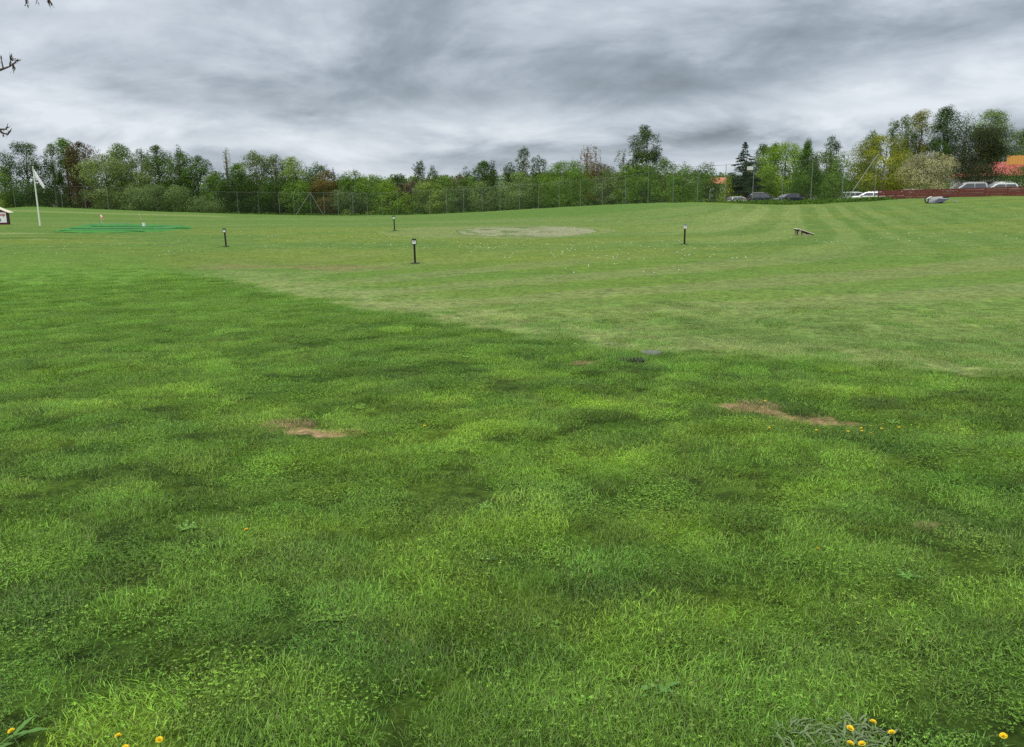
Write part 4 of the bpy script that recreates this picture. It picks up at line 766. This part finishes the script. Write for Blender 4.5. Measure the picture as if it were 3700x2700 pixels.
def text(s, loc, size, mat, parent, align='RIGHT'):
    c = bpy.data.curves.new('lettering', 'FONT'); c.body = s; c.size = size; c.extrude = .006; c.align_x = align; c.offset = size * .02
    o = bpy.data.objects.new('lettering', c); COL.objects.link(o); c.materials.append(mat); o.parent = parent; o.location = loc; o.rotation_euler = (math.radians(90), 0, 0)
    bpy.context.view_layer.update(); me = bpy.data.meshes.new_from_object(o.evaluated_get(bpy.context.evaluated_depsgraph_get())); n_ = bpy.data.objects.new('lettering', me); COL.objects.link(n_); n_.parent = parent; n_.location = loc; n_.rotation_euler = (math.radians(90), 0, 0)
    bpy.data.objects.remove(o); n_.name = 'lettering'; return n_
text('shop', (-.16, -.034, Hh * .70), .44, pmat('red_letters', (.36, .03, .06)), sg_); text('o', (-.62, -.034, Hh * .26), .62, pmat('navy_letters', (.03, .06, .11)), sg_)

# ------------------------------------------------------------------ tilted target board
b = hit(2886, 852); WOODG = pmat('weathered_wood', (.34, .30, .23), .8, .3, 8); WOODD = pmat('dark_wood', (.05, .04, .03), .8, .3, 8); TOPW = pmat('pale_board', (.72, .70, .64), .6, .12, 8)
k_ = b.y / F; r = thing('ramp_board', 'low wooden ramp with a pale sloping top board standing on the striped turf', 'ramp', b, .12)
L_ = 60 * k_; hl, hr = 24 * k_, 5 * k_; sl = math.atan2(hl - hr, L_); M = Matrix.Rotation(sl, 3, 'Y'); c = Vector((L_ * .43, .25, (hl + hr) / 2 + .0))
MB().box(c, (L_ * 1.06, .62, .035), M, bev=.004).build('top_board', TOPW, r); MB().box(c + Vector((0, -.30, -.045)), (L_ * 1.02, .04, .06), M).build('side_rail', WOODD, r); MB().box(c + Vector((0, .30, -.045)), (L_ * 1.02, .04, .06), M).build('side_rail', WOODD, r)
for y_ in (-.04, .54): MB().box((.045, y_, hl * .40), (.09, .07, hl * .82)).build('leg', WOODG, r); MB().box((.17, y_ - .0, hl * .42), (.05, .05, hl * .70)).build('strut', WOODD, r)
MB().box((L_ * .45, -.03, .03), (L_ * .72, .06, .06)).build('base_rail', WOODG, r)

# ------------------------------------------------------------------ overturned barrow-like heap near the red fence
b = hit(3392, 735); k_ = b.y / F; TARP = pmat('grey_tarp', (.25, .275, .29), .6, .15, 4, bump=.2); NAVY = pmat('dark_blue_underside', (.035, .045, .075), .6, .2, 5)
r = thing('overturned_cart', 'grey overturned cart with dark underside and thin handles lying before the red fence', 'cart', b, -.12)
V = [(-36, 0, 2), (-22, -8, 0), (16, -6, 6), (34, 0, 14), (14, 18, 24), (-14, 16, 22), (-32, 8, 16), (0, 4, 17)]; V = [(x * k_, y * k_ * 1.2, z * k_) for x, y, z in V]
m = MB().add(V, [(0, 1, 7), (0, 7, 6), (6, 7, 5), (5, 7, 4), (4, 7, 3), (1, 7, 0)]); o = m.build('tub', TARP, r); o.modifiers.new('thick', 'SOLIDIFY').thickness = .06
m = MB().add([V[1], V[2], V[3], V[7], (V[2][0] * .9, V[2][1] + .5, .02), (V[1][0], V[1][1] + .4, .02)], [(0, 1, 3), (1, 2, 3), (0, 1, 4, 5), (1, 2, 4), (3, 2, 4), (0, 3, 5), (3, 4, 5)]); m.build('underside', NAVY, r)
wh = MB(); wc = Vector((-42 * k_, 0, 12 * k_)); R_ = 10 * k_
wh.tube([wc + Vector((math.cos(a) * R_ * .55, math.sin(a) * R_ * .4, math.sin(a) * R_)) for a in np.linspace(0, 2 * math.pi, 17)], .055, 6, False); w_ = wh.build('wheel', BLACK, r, True)
MB().tube([wc - Vector((.03, .12, 0)), wc + Vector((.03, .12, 0))], .09, 8).build('hub', GREY, w_)
MB().tube([wc + Vector((0, 0, .1)), Vector((-30 * k_, 2 * k_, 22 * k_)), Vector((-24 * k_, 2 * k_, 23 * k_))], .05, 6).build('fork', TOPW, r)
for q_ in (0, 1): MB().tube([Vector((26 * k_, q_ * .2, 15 * k_)), Vector((46 * k_, q_ * .3 - .2, 10 * k_)), Vector((62 * k_, q_ * .35 - .3, 4 * k_))], .022, 6).build('handle', GREY, r)
MB().box((26 * k_, .3, 20 * k_), (20 * k_, .2, 4 * k_), Matrix.Rotation(-.1, 3, 'Y')).build('leg_bar', BLACK, r)

# ------------------------------------------------------------------ red plank fence
RFEN = pmat('red_brown_paint', (.125, .036, .028), .75, .3, 1.3, bump=.2); RPALE = pmat('pale_red_paint', (.24, .10, .085), .75, .3, 2)  # second red is a paler tone for a few rails
pts = [(3173, 720, 688.5, 96), (3270, 717, 686, 94.5), (3367, 715.5, 684, 93), (3464, 714, 681, 91.5), (3560, 712, 678, 89.5), (3640, 710.5, 675.5, 88), (3710, 709, 673, 86.5), (3790, 707, 670, 85)]
rf = thing('plank_fence', 'low red brown fence of horizontal planks along the car park', 'fence', (0, 0, 0)); lo = [Vector(at(u, v, d)) for u, v, t_, d in pts]; hi = [Vector(at(u, t_, d)) for u, v, t_, d in pts]
for i_ in range(len(pts)):
    h_ = hi[i_].z - lo[i_].z; MB().box(lo[i_] + Vector((0, .06, h_ / 2 - .1)), (.10, .09, h_ + .2)).build('post', RFEN, rf)
for i_ in range(len(pts) - 1):
    a_, b_ = lo[i_], lo[i_ + 1]; ha, hb = hi[i_].z - a_.z, hi[i_ + 1].z - b_.z; n_ = 6
    m = MB(); ang = math.atan2(b_.y - a_.y, b_.x - a_.x); L_ = math.hypot(b_.x - a_.x, b_.y - a_.y)
    for k in range(n_):
        f0 = (k + .5) / n_; pa_ = a_ + Vector((0, 0, ha * f0)); pb_ = b_ + Vector((0, 0, hb * f0)); M = Matrix.Rotation(ang, 3, 'Z') @ Matrix.Rotation(-math.atan2(pb_.z - pa_.z, L_), 3, 'Y')
        m.box((pa_ + pb_) / 2 + Vector((0, -.012 * (k % 2), random.Random(k + i_).uniform(-.01, .01))), (L_ - .02, .028, ha / n_ * .94), M)
    m.build('plank_panel', RFEN, rf)
    if i_ in (2, 3, 5): 
        pa_ = a_.lerp(b_, .2) + Vector((0, -.06, ha * .78)); pb_ = a_.lerp(b_, .9) + Vector((0, -.06, hb * .78)); MB().box((pa_ + pb_) / 2, ((pb_ - pa_).length, .03, .07), Matrix.Rotation(ang, 3, 'Z') @ Matrix.Rotation(-math.atan2(pb_.z - pa_.z, L_), 3, 'Y')).build('pale_rail', RPALE, rf)

# ------------------------------------------------------------------ parked cars
GLASS = pmat('car_glass', (.05, .065, .08), .08, .1, 2, spec=.8); TYRE = pmat('tyre', (.02, .02, .02), .8, .1, 20); RIM = pmat('rim', (.45, .46, .47), .3, .05, 10, .8); LAMP = pmat('headlight', (.7, .72, .75), .15, .05, 10, spec=.8); PLATE = pmat('number_plate', (.75, .75, .75), .5, .02, 10); TAIL = pmat('tail_light', (.35, .02, .02), .25, .05, 10)
CARP = {}
def paint(c):
    if c not in CARP: CARP[c] = pmat('car_paint', c, .22, .04, 2, .35, .6)
    return CARP[c]
def make_car(kind, colour, label, loc, rz, sc=1.0):
    root = thing('parked_car', label, 'car', loc, rz, 'cars parked behind the fences'); root.scale = (sc, sc, sc); pm = paint(colour)
    estate = kind in ('estate', 'suv'); rh = 1.62 if kind == 'suv' else 1.46
    L, W = 4.5, 1.8
    # side outline (x forward, z up)
    low_ = [(-2.22, .32), (-2.25, .62), (-2.18, .92), (1.20, .96), (2.10, .80), (2.25, .58), (2.22, .30)]
    def loft(prof, ws, cap=True):
        m = MB(); n = len(prof); vs = []
        for s_ in (-1, 1):
            for (x, z), wv in zip(prof, ws): vs.append((x, s_ * wv / 2, z))
        fs = [(i, (i + 1) % n, n + (i + 1) % n, n + i) for i in range(n)]; fs += [tuple(range(n)), tuple(range(2 * n - 1, n - 1, -1))]; m.add(vs, fs); return m
    body = loft([(-2.20, .30), (-2.26, .55), (-2.20, .82), (-1.9, .95), (1.0, .99), (1.75, .90), (2.12, .74), (2.26, .52), (2.20, .28)], [1.62, 1.72, 1.78, 1.80, 1.80, 1.74, 1.64, 1.60, 1.55]).build('body', pm, root)
    bv = body.modifiers.new('bevel', 'BEVEL'); bv.width = .09; bv.segments = 3; body.data.polygons.foreach_set('use_smooth', [True] * len(body.data.polygons))
    rear = -2.05 if estate else -1.55
    cab = loft([(rear, .95), (rear + .22, rh - .10), (rear + .5, rh), (.05, rh), (.45, rh - .08), (1.15, .97)], [1.66, 1.40, 1.34, 1.34, 1.38, 1.62]).build('roof', pm, root)
    bv = cab.modifiers.new('bevel', 'BEVEL'); bv.width = .05; bv.segments = 2; cab.data.polygons.foreach_set('use_smooth', [True] * len(cab.data.polygons))
    for s_ in (-1, 1):
        def q(x, z):                      # point on the tilted cabin side
            f_ = (z - .96) / (rh - .96); return (x, s_ * ((1.66 + (1.36 - 1.66) * f_) / 2 + .012), z)
        zt, zb = rh - .11, 1.0
        for poly in ([(rear + .28, zb), (rear + .42, zt), (-.62, zt), (-.62, zb)], [(-.54, zb), (-.54, zt), (.22, zt), (.88, zb)]):
            m = MB(); P1 = [q(*p) for p in poly]; P2 = [(x, y + s_ * .012, z) for x, y, z in P1]; m.add(P1 + P2, [(0, 1, 2, 3), (7, 6, 5, 4)] + [(i, (i + 1) % 4, 4 + (i + 1) % 4, 4 + i) for i in range(4)]); m.build('side_window', GLASS, root)
        MB().box((.85, s_ * .96, 1.05), (.18, .16, .12), bev=.03).build('mirror', pm, root)
    for (x0, z0, x1, z1, nm) in ((.53, rh - .12, 1.10, 1.0, 'windscreen'), (rear + .17, rh - .14, rear + .01, 1.02, 'rear_window')):
        o_ = .02 if nm == 'windscreen' else -.02; P1 = [(x0, -.60, z0), (x0, .60, z0), (x1, .74, z1), (x1, -.74, z1)]; P1 = [(x + o_, y, z + .012) for x, y, z in P1]; P2 = [(x + o_ * .6, y, z + .01) for x, y, z in P1]
        MB().add(P1 + P2, [(0, 1, 2, 3), (7, 6, 5, 4)] + [(i, (i + 1) % 4, 4 + (i + 1) % 4, 4 + i) for i in range(4)]).build(nm, GLASS, root)
    for x in (-1.38, 1.40):
        for s_ in (-1, 1):
            wl = MB().tube([(x, s_ * .70, .33), (x, s_ * .92, .33)], .33, 20).build('wheel', TYRE, root); MB().tube([(x, s_ * .90, .33), (x, s_ * .935, .33)], [.21, .19], 14).build('rim', RIM, wl)
    for s_ in (-1, 1):
        MB().box((2.16, s_ * .62, .66), (.14, .34, .14), bev=.03).build('headlight', LAMP, root); MB().box((-2.20, s_ * .68, .80), (.10, .26, .18), bev=.02).build('tail_light', TAIL, root)
    MB().box((2.285, 0, .44), (.02, .52, .11)).build('number_plate', PLATE, root); MB().box((-2.285, 0, .62), (.02, .52, .11)).build('number_plate', PLATE, root)
    MB().box((2.245, 0, .62), (.03, .8, .12), bev=.01).build('grille', BLACK, root)
    if estate:
        for s_ in (-1, 1): MB().tube([(-1.5, s_ * .58, rh + .04), (.0, s_ * .58, rh + .04)], .02, 6).build('roof_rail', RIM, root)
    return root
def car_px(u, v, d, kind, colour, label, rz, sc=1.0):
    p = at(u, v, d); make_car(kind, colour, label, (p[0], p[1], p[2]), rz, sc)
DK, NV, WT_, SV, LB = (.025, .028, .05), (.02, .025, .06), (.72, .74, .76), (.38, .40, .42), (.55, .60, .60)
car_px(2757, 740, 118, 'suv', DK, 'dark estate car with a pale roof reflection, directly below the weeping dome shaped trees', math.radians(-8))
car_px(2846, 740, 116, 'saloon', NV, 'navy blue car with a white plate between the dark estate car and a tree', math.radians(197))
car_px(2876, 737, 124, 'estate', WT_, 'white car half hidden behind the navy blue car', math.radians(20))
car_px(2668, 747, 124, 'saloon', SV, 'silver car mostly hidden behind the olive bush left of the dark estate car', math.radians(10))
car_px(2564, 758, 124, 'saloon', WT_, 'white car with only its roof showing over the mound', math.radians(15))
car_px(3092, 734, 114, 'estate', LB, 'grey car at the foot of the slanting net brace', math.radians(5))
car_px(3134, 736, 108, 'estate', WT_, 'white car right beside the left end of the red fence', math.radians(160))
car_px(3200, 727, 118, 'saloon', WT_, 'white car behind the left end of the red fence under the yellow tree', math.radians(10))
car_px(3268, 724, 116, 'estate', WT_, 'white car behind the red fence left of the blossom bush', math.radians(170))
car_px(3320, 724, 114, 'estate', WT_, 'white car roof showing left beneath the blossom bush', math.radians(12))
car_px(3490, 713, 96, 'suv', SV, 'silver car with dark windows behind the red fence below the purple tree', math.radians(168))
car_px(3524, 703, 106, 'estate', NV, 'dark car with a pale roof edge just behind the silver car', math.radians(8))
car_px(3598, 711, 95, 'estate', LB, 'pale grey green hatchback behind the red fence in front of the house', math.radians(176))
car_px(3640, 700, 108, 'estate', WT_, 'white car close to the house, behind the pale hatchback', math.radians(5))
apx = [at(u, v, d) for u, v, d in ((2540, 733, 114), (2700, 737, 98), (3170, 722, 99), (3760, 702, 90), (3800, 690, 128), (3000, 716, 140), (2560, 727, 140))]
# ------------------------------------------------------------------ red roofed house
b = at(3700, 690, 122); k_ = 122 / F; WALL = pmat('house_plaster', (.60, .58, .60), .85, .06, 1.5); ROOFR = pmat('red_roof_tiles', (.36, .095, .08), .7, .12, 3, bump=.3); TRIM = pmat('dark_trim', (.05, .05, .06), .7, .1, 4); YEL = pmat('yellow_boards', (.62, .34, .09), .75, .18, 3); WGL = pmat('window_glass', (.06, .07, .08), .1, .1, 2, spec=.8)
hs = thing('red_roofed_house', 'white plastered house with a red hip roof and a yellow board screen along its ridge', 'house', (b[0], b[1], b[2] - .5), math.radians(-2)); 
Wl, Wr, He, Hr, Dp = -6.2, 9, (690 - 637) * k_ + .5, (690 - 586) * k_ + .5, 9
MB().box(((Wl + Wr) / 2, Dp / 2, He / 2), (Wr - Wl, Dp, He)).build('wall', WALL, hs)
o_ = .5; rl = -.8
roof = MB().add([(Wl - o_, -o_, He), (Wr + o_, -o_, He), (Wr + o_, Dp + o_, He), (Wl - o_, Dp + o_, He), (rl - 1.6, Dp / 2, Hr), (Wr + o_, Dp / 2, Hr)], [(0, 1, 5, 4), (1, 2, 5), (2, 3, 4, 5), (3, 0, 4), (3, 2, 1, 0)]).build('roof', ROOFR, hs)
MB().box(((Wl + Wr) / 2, -o_ + .02, He - .10), (Wr - Wl + 2 * o_, .08, .16)).build('gutter', TRIM, hs)
for i_, x_ in enumerate((-4.9, -3.6, -2.5, -1.3, .3, 1.9)):
    w_ = MB().box((x_, -.02, He * .52), (.56, .07, .95)).build('window', TRIM, hs); MB().box((x_, -.065, He * .52), (.44, .03, .83)).build('pane', WGL, w_)
m = MB(); sc_w = 9.0; x0_ = -1.2; n_ = 22
for i_ in range(n_): m.box((x0_ + (i_ + .5) * sc_w / n_, Dp * .36 + .004 * (i_ % 2), Hr - .45 + .62), (sc_w / n_ * .90, .04, 1.30 if i_ % 4 else 1.36))
ys = m.build('board_screen', YEL, hs); MB().box((x0_ + sc_w / 2, Dp * .36 + .06, Hr + .60), (sc_w, .06, .10)).box((x0_ + sc_w / 2, Dp * .36 + .06, Hr - .2), (sc_w, .06, .10)).build('screen_rail', TRIM, ys)
b = at(2600, 721, 150); k_ = 150 / F; h2 = thing('distant_house', 'small orange red roof peeping out between the trees left of the spruce', 'house', (b[0], b[1], b[2] - .5), .3)
MB().box((0, .8, 1.2), (2.4, 1.6, 4.0)).build('wall', WALL, h2); MB().add([(-1.6, -.5, 3.2), (1.6, -.5, 3.2), (1.6, 2.0, 3.2), (-1.6, 2.0, 3.2), (-1.6, .8, 4.3), (1.6, .8, 4.3)], [(0, 1, 5, 4), (2, 3, 4, 5), (0, 4, 3), (1, 2, 5), (3, 2, 1, 0)]).build('roof', pmat('orange_roof', (.50, .20, .12)), h2)

# ------------------------------------------------------------------ stone slab and sunken drain in the grass
b = hit(2352, 1279); SLAB = pmat('grey_stone', (.15, .155, .16), .8, .25, 14, bump=.4); k_ = b.y / F
m = MB(); o_ = [(math.cos(a) * 40 * k_ * (1 + .1 * math.sin(3 * a)), math.sin(a) * .16 * (1 + .15 * math.sin(2 * a + 1))) for a in np.linspace(0, 2 * math.pi, 15)[:-1]]; n = len(o_)
m.add([(x, y, 0) for x, y in o_] + [(x * .94, y * .9, .03) for x, y in o_], [tuple(range(n - 1, -1, -1)), tuple(range(n, 2 * n))] + [(i, (i + 1) % n, n + (i + 1) % n, n + i) for i in range(n)])
o = m.build('stone_slab', SLAB); o.location = b + Vector((0, 0, -.005)); tag(o, 'flat grey stone slab lying in the grass at the mowing edge', 'slab')
b = hit(2282, 1306); dr = thing('drain_cover', 'half sunken drain grate in dark grass just below the stone slab', 'drain cover', b); MB().box((0, 0, -.01), (.34, .26, .02)).build('frame', DGREEN, dr)
m = MB(); [m.box((-.13 + i * .043, 0, .02), (.018, .22, .02)) for i in range(7)]; m.build('grate', BLACK, dr)

# ------------------------------------------------------------------ golf balls left lying on the range
rsb = np.random.RandomState(21); uvs = []
for (n, u0, u1, v0, v1) in ((46, 0, 760, 842, 930), (30, 760, 1500, 812, 870), (64, 900, 1850, 850, 900), (58, 1700, 2700, 870, 940), (40, 1500, 2500, 860, 905), (34, 2600, 3700, 835, 880), (16, 2000, 2500, 905, 990), (10, 1500, 2250, 795, 812)):
    for _ in range(n): uvs.append((rsb.uniform(u0, u1), rsb.uniform(v0, v1)))
BALL = pmat('golf_ball', (.62, .62, .54), .4, .05, 40); bb = None
def uv_sphere(r, n=10, m=6):
    vs = [(0, 0, r)] + [(r * math.sin(math.pi * i / m) * math.cos(2 * math.pi * j / n), r * math.sin(math.pi * i / m) * math.sin(2 * math.pi * j / n), r * math.cos(math.pi * i / m)) for i in range(1, m) for j in range(n)] + [(0, 0, -r)]
    fs = [(0, 1 + j, 1 + (j + 1) % n) for j in range(n)] + [(1 + i * n + j, 1 + (i + 1) * n + j, 1 + (i + 1) * n + (j + 1) % n, 1 + i * n + (j + 1) % n) for i in range(m - 2) for j in range(n)] + [(1 + (m - 2) * n + j, len(vs) - 1, 1 + (m - 2) * n + (j + 1) % n) for j in range(n)]
    return MB().add(vs, fs)
for (u, v) in uvs:
    p = hit(u, v)
    if bb is None: bb = o = uv_sphere(.0235).build('golf_ball', BALL, smooth=True)
    else: o = bb.copy(); COL.objects.link(o)
    o.location = p + Vector((0, 0, .024)); tag(o, 'small white golf ball lying on the mown grass of the driving range', 'golf ball', 'golf balls scattered over the range')

# ------------------------------------------------------------------ dandelions
DYEL = pmat('dandelion_yellow', (.85, .62, .02), .7, .2, 300); DST = pmat('dandelion_stem', (.12, .20, .05), .7, .2, 60)
def make_dandelion(h, R, label, grp):
    r = thing('dandelion', label, 'flower', (0, 0, 0), 0, grp)
    MB().tube([(0, 0, -.01), (.004, .003, h * .5), (0, 0, h)], [.0028, .0024, .002], 6).build('stem', DST, r)
    MB().tube([(0, 0, h - .003), (0, 0, h + .006)], [.003, R * .55], 8).build('calyx', DST, r)
    m = MB(); rr_ = random.Random(3)
    for ring, (n_, ln, el) in enumerate(((18, R, .25), (14, R * .85, .6), (10, R * .6, 1.0), (6, R * .35, 1.35))):
        for i in range(n_):
            a = 2 * math.pi * (i + .5 * ring) / n_ + rr_.uniform(-.1, .1); d = Vector((math.cos(a) * math.cos(el), math.sin(a) * math.cos(el), math.sin(el))); s_ = Vector((-math.sin(a), math.cos(a), 0)) * R * .13; o0 = Vector((0, 0, h + .004))
            m.add([o0 - s_ * .5, o0 + s_ * .5, o0 + d * ln + s_, o0 + d * ln * 1.03, o0 + d * ln - s_], [(0, 1, 2, 3, 4)])
    m.build('flower_head', DYEL, r); return r
near = [(72, 2640, .07, 'half open dandelion at the lower left corner'), (436, 2672, .055, 'bigger dandelion in full bloom at the bottom left'), (463, 2696, .05, 'dandelion cut by the bottom edge just below the bigger one'), (572, 2662, .06, 'dandelion on a leaning stem right of the bigger bloom at the bottom left'),
    (3052, 2626, .07, 'left dandelion of the pair growing from the grey weed at the bottom right'), (3138, 2622, .08, 'right dandelion of the pair growing from the grey weed at the bottom right'), (3060, 2696, .045, 'dandelion at the bottom edge under the left one of the pair'), (3132, 2696, .05, 'wide open dandelion at the bottom edge under the right one of the pair'),
    (3242, 2660, .05, 'small faded dandelion right of the pair'), (3638, 2652, .07, 'dandelion at the lower right corner'), (2950, 1990, .05, 'single dandelion in the grass above the bottom right weeds'), (898, 1918, .05, 'tiny dandelion alone in the left lawn'), (1535, 1541, .06, 'dandelion right of the left bare soil patch')]
for (u, v, h, lb) in near:
    r = make_dandelion(h, .017, lb, 'dandelions in the near lawn'); r.location = hit(u, v, h); r.scale = (.68, .68, 1); r.rotation_euler = (random.Random(u).uniform(-.2, .35), random.Random(v).uniform(-.3, .3), u)
src = None
for (u, v) in ((2764, 1447), (2748, 1458), (2875, 1512), (2777, 1544), (2952, 1553), (3060, 1558), (3115, 1546), (3143, 1539), (3187, 1533), (3253, 1543), (3143, 1565), (2848, 1495), (2590, 1365), (2604, 1371), (3190, 1548), (3110, 1555)):
    if src is None: src = make_dandelion(.045, .010, 'small yellow dandelion among others beside the long bare soil patch', 'dandelions beside the right soil patch'); r = src
    else:
        r = src.copy(); COL.objects.link(r)
        for ch in src.children: c = ch.copy(); COL.objects.link(c); c.parent = r
    r.location = hit(u, v, .05); r.rotation_euler = (.2, .1, u)
# grey woolly weeds and broad leaves at the bottom
def weed(name, u, v, n, ln, col, label, seed, wd=.16, lift=.5):
    rs = random.Random(seed); m = MB(); b = hit(u, v)
    for i in range(n):
        a = rs.uniform(0, 6.28); L_ = ln * rs.uniform(.5, 1.1); el = rs.uniform(.15, lift + .3); sp_ = .03 + n * .0009; o0 = Vector((rs.uniform(-sp_, sp_), rs.uniform(-sp_, sp_) * .6, .01)); prev = None; K = 5
        side = Vector((-math.sin(a), math.cos(a), 0)); vs = []
        for k in range(K + 1):
            t_ = k / K; p = o0 + Vector((math.cos(a) * L_ * t_, math.sin(a) * L_ * t_, L_ * (math.sin(el) * t_ - .45 * t_ * t_))); w_ = L_ * wd * (math.sin(math.pi * min(1, t_ * .9 + .08)) ** .7) * (1.25 if k % 2 else .8); vs += [p - side * w_, p + Vector((0, 0, -.15 * w_)), p + side * w_]
        m.add(vs, [(3 * k + j, 3 * k + j + 1, 3 * k + 4 + j, 3 * k + 3 + j) for k in range(K) for j in (0, 1)])
    o = m.build(name, col); o.location = b; return tag(o, label, 'weed', 'broad leaved weeds in the near lawn')
WG = pmat('grey_green_leaf', (.14, .20, .10), .85, .25, 60); WL = pmat('weed_leaf', (.085, .20, .04), .7, .3, 60); WDk = pmat('dark_weed_leaf', (.095, .20, .02), .7, .3, 60)
weed('woolly_weed', 2980, 2668, 130, 0.05, WG, 'grey green woolly weed at the bottom right beside the dandelion pair', 1, .07, .9)
weed('woolly_weed', 3120, 2690, 80, 0.045, WG, 'second grey green weed under the right dandelion of the pair', 2, .07, .9)
weed('broad_leaf_weed', 30, 2690, 7, .10, WL, 'pale upright leaf weed in the lower left corner', 3, .10, 1.0)
weed('broad_leaf_weed', 1180, 2240, 30, .032, WDk, 'dark broad leaved weed cluster left of centre in the near lawn', 4, .3)
weed('broad_leaf_weed', 1970, 2260, 22, .028, WDk, 'small dark weed low in the centre of the near lawn', 5, .25)
weed('broad_leaf_weed', 2860, 2025, 30, .032, WDk, 'dark weed patch in the lawn below the right pale strip', 6, .22)
weed('broad_leaf_weed', 2380, 2500, 26, .035, WL, 'light leaved weed near the bottom right of centre', 7, .25)

# ------------------------------------------------------------------ budding tree at the left whose twigs reach into the picture
D_ = 4.0; tw = thing('budding_tree', 'budding tree just outside the left edge, its thin twigs reaching into the sky', 'tree', (-5.2, 4.6, float(H(-5.2, 4.6))))
base = Vector(tw.location); W = lambda u, v, d=D_: Vector(at(u, v, d)) - base
MB().tube([Vector((0, 0, -.1)), Vector((.05, 0, 1.4)), Vector((.0, .05, 3.0)), Vector((.1, 0, 5.2)), Vector((.05, 0, 6.6))], [.17, .14, .11, .06, .02], 10).build('trunk', BARK, tw)
BUD = pmat('opening_buds', (.09, .10, .05), .8, .3, 80); BUDR = pmat('reddish_buds', (.14, .06, .055), .8, .3, 80)
rs_ = random.Random(8)
def branch(pts, r0, twigs, mat=TWIG, bud=BUD):
    n = len(pts); o = MB(); o.tube(pts, [r0 * (1 - i / (n - 1)) ** 2.6 + .0028 for i in range(n)], 6)
    bu = MB()
    for a_, b_ in twigs:
        o.tube([a_, a_.lerp(b_, .5) + Vector((0, 0, .004)), b_], [.0036, .0028, .002], 5)
        d_ = (b_ - a_).normalized()
        for k in range(5):
            c = b_ - d_ * rs_.uniform(-.01, .035); e = Vector((rs_.uniform(-1, 1), rs_.uniform(-1, 1), rs_.uniform(-1, 1))).normalized() * .010; f_ = d_.cross(e).normalized() * .003; bu.add([c, c + e * .5 + f_, c + e + d_ * .014, c + e * .5 - f_], [(0, 1, 2, 3)])
    br = o.build('branch', mat, tw); bu.build('buds', bud, br)
st = Vector((.0, .05, 2.0))
branch([st, W(-420, 330), W(-160, 280), W(0, 253), W(34, 241), W(55, 226)], .03, [(W(11, 246), W(4, 213)), (W(36, 240), W(40, 214)), (W(40, 214), W(37, 206)), (W(40, 216), W(50, 214)), (W(48, 232), W(52, 250)), (W(48, 232), W(46, 252)), (W(52, 230), W(68, 216)), (W(-60, 262), W(-66, 230))])
branch([Vector((.0, 0, 1.5)), W(-420, 500), W(-150, 470), W(0, 468), W(22, 467), W(28, 459)], .026, [(W(22, 467), W(28, 458)), (W(-60, 469), W(-66, 440))])
branch([Vector((.0, 0, 1.45)), W(-420, 520), W(-150, 480), W(0, 474), W(14, 483), W(28, 485), W(38, 474)], .024, [(W(30, 485), W(38, 472)), (W(4, 476), W(1, 470)), (W(26, 485), W(28, 490))])
branch([Vector((.05, 0, 2.6)), W(-420, -260), W(-60, -240), W(60, -120), W(92, -20), W(95, 12), W(90, 22)], .028, [(W(94, 0), W(99, 14)), (W(60, -120), W(30, -60))])
branch([Vector((.05, 0, 2.65)), W(-420, -300), W(-20, -280), W(110, -180), W(172, -60), W(180, 8)], .026, [(W(176, -10), W(180, 24)), (W(178, 0), W(188, 22)), (W(120, -100), W(134, 4)), (W(176, -10), W(174, 14))], TWIG, BUDR)
n = 1500; rs = np.random.RandomState(3); d = rnd_dirs(n, rs); Cp = d * np.array([1.3, 1.3, 1.2]) * (rs.uniform(.3, 1, n)[:, None] ** .5) + np.array([-1.0, -.3, 5.2]); V = leaf_quads(Cp, rnd_dirs(n, rs), rs.uniform(.03, .06, n), rs)
me = npmesh('crown', V, np.arange(len(V)), 4, [('tint', 'FLOAT', np.repeat(rs.rand(n), 4))]); link('crown', me, lm('green'), tw)
m = MB()
for k in range(9):
    a = rs_.uniform(0, 6.28); p0 = Vector((0, 0, rs_.uniform(3.2, 5))); m.tube([p0, p0 + Vector((math.cos(a) * .5 - .3, math.sin(a) * .5, .5)), p0 + Vector((math.cos(a) - .7, math.sin(a), 1.1))], [.03, .018, .006], 5)
m.build('limbs', BARK, tw)
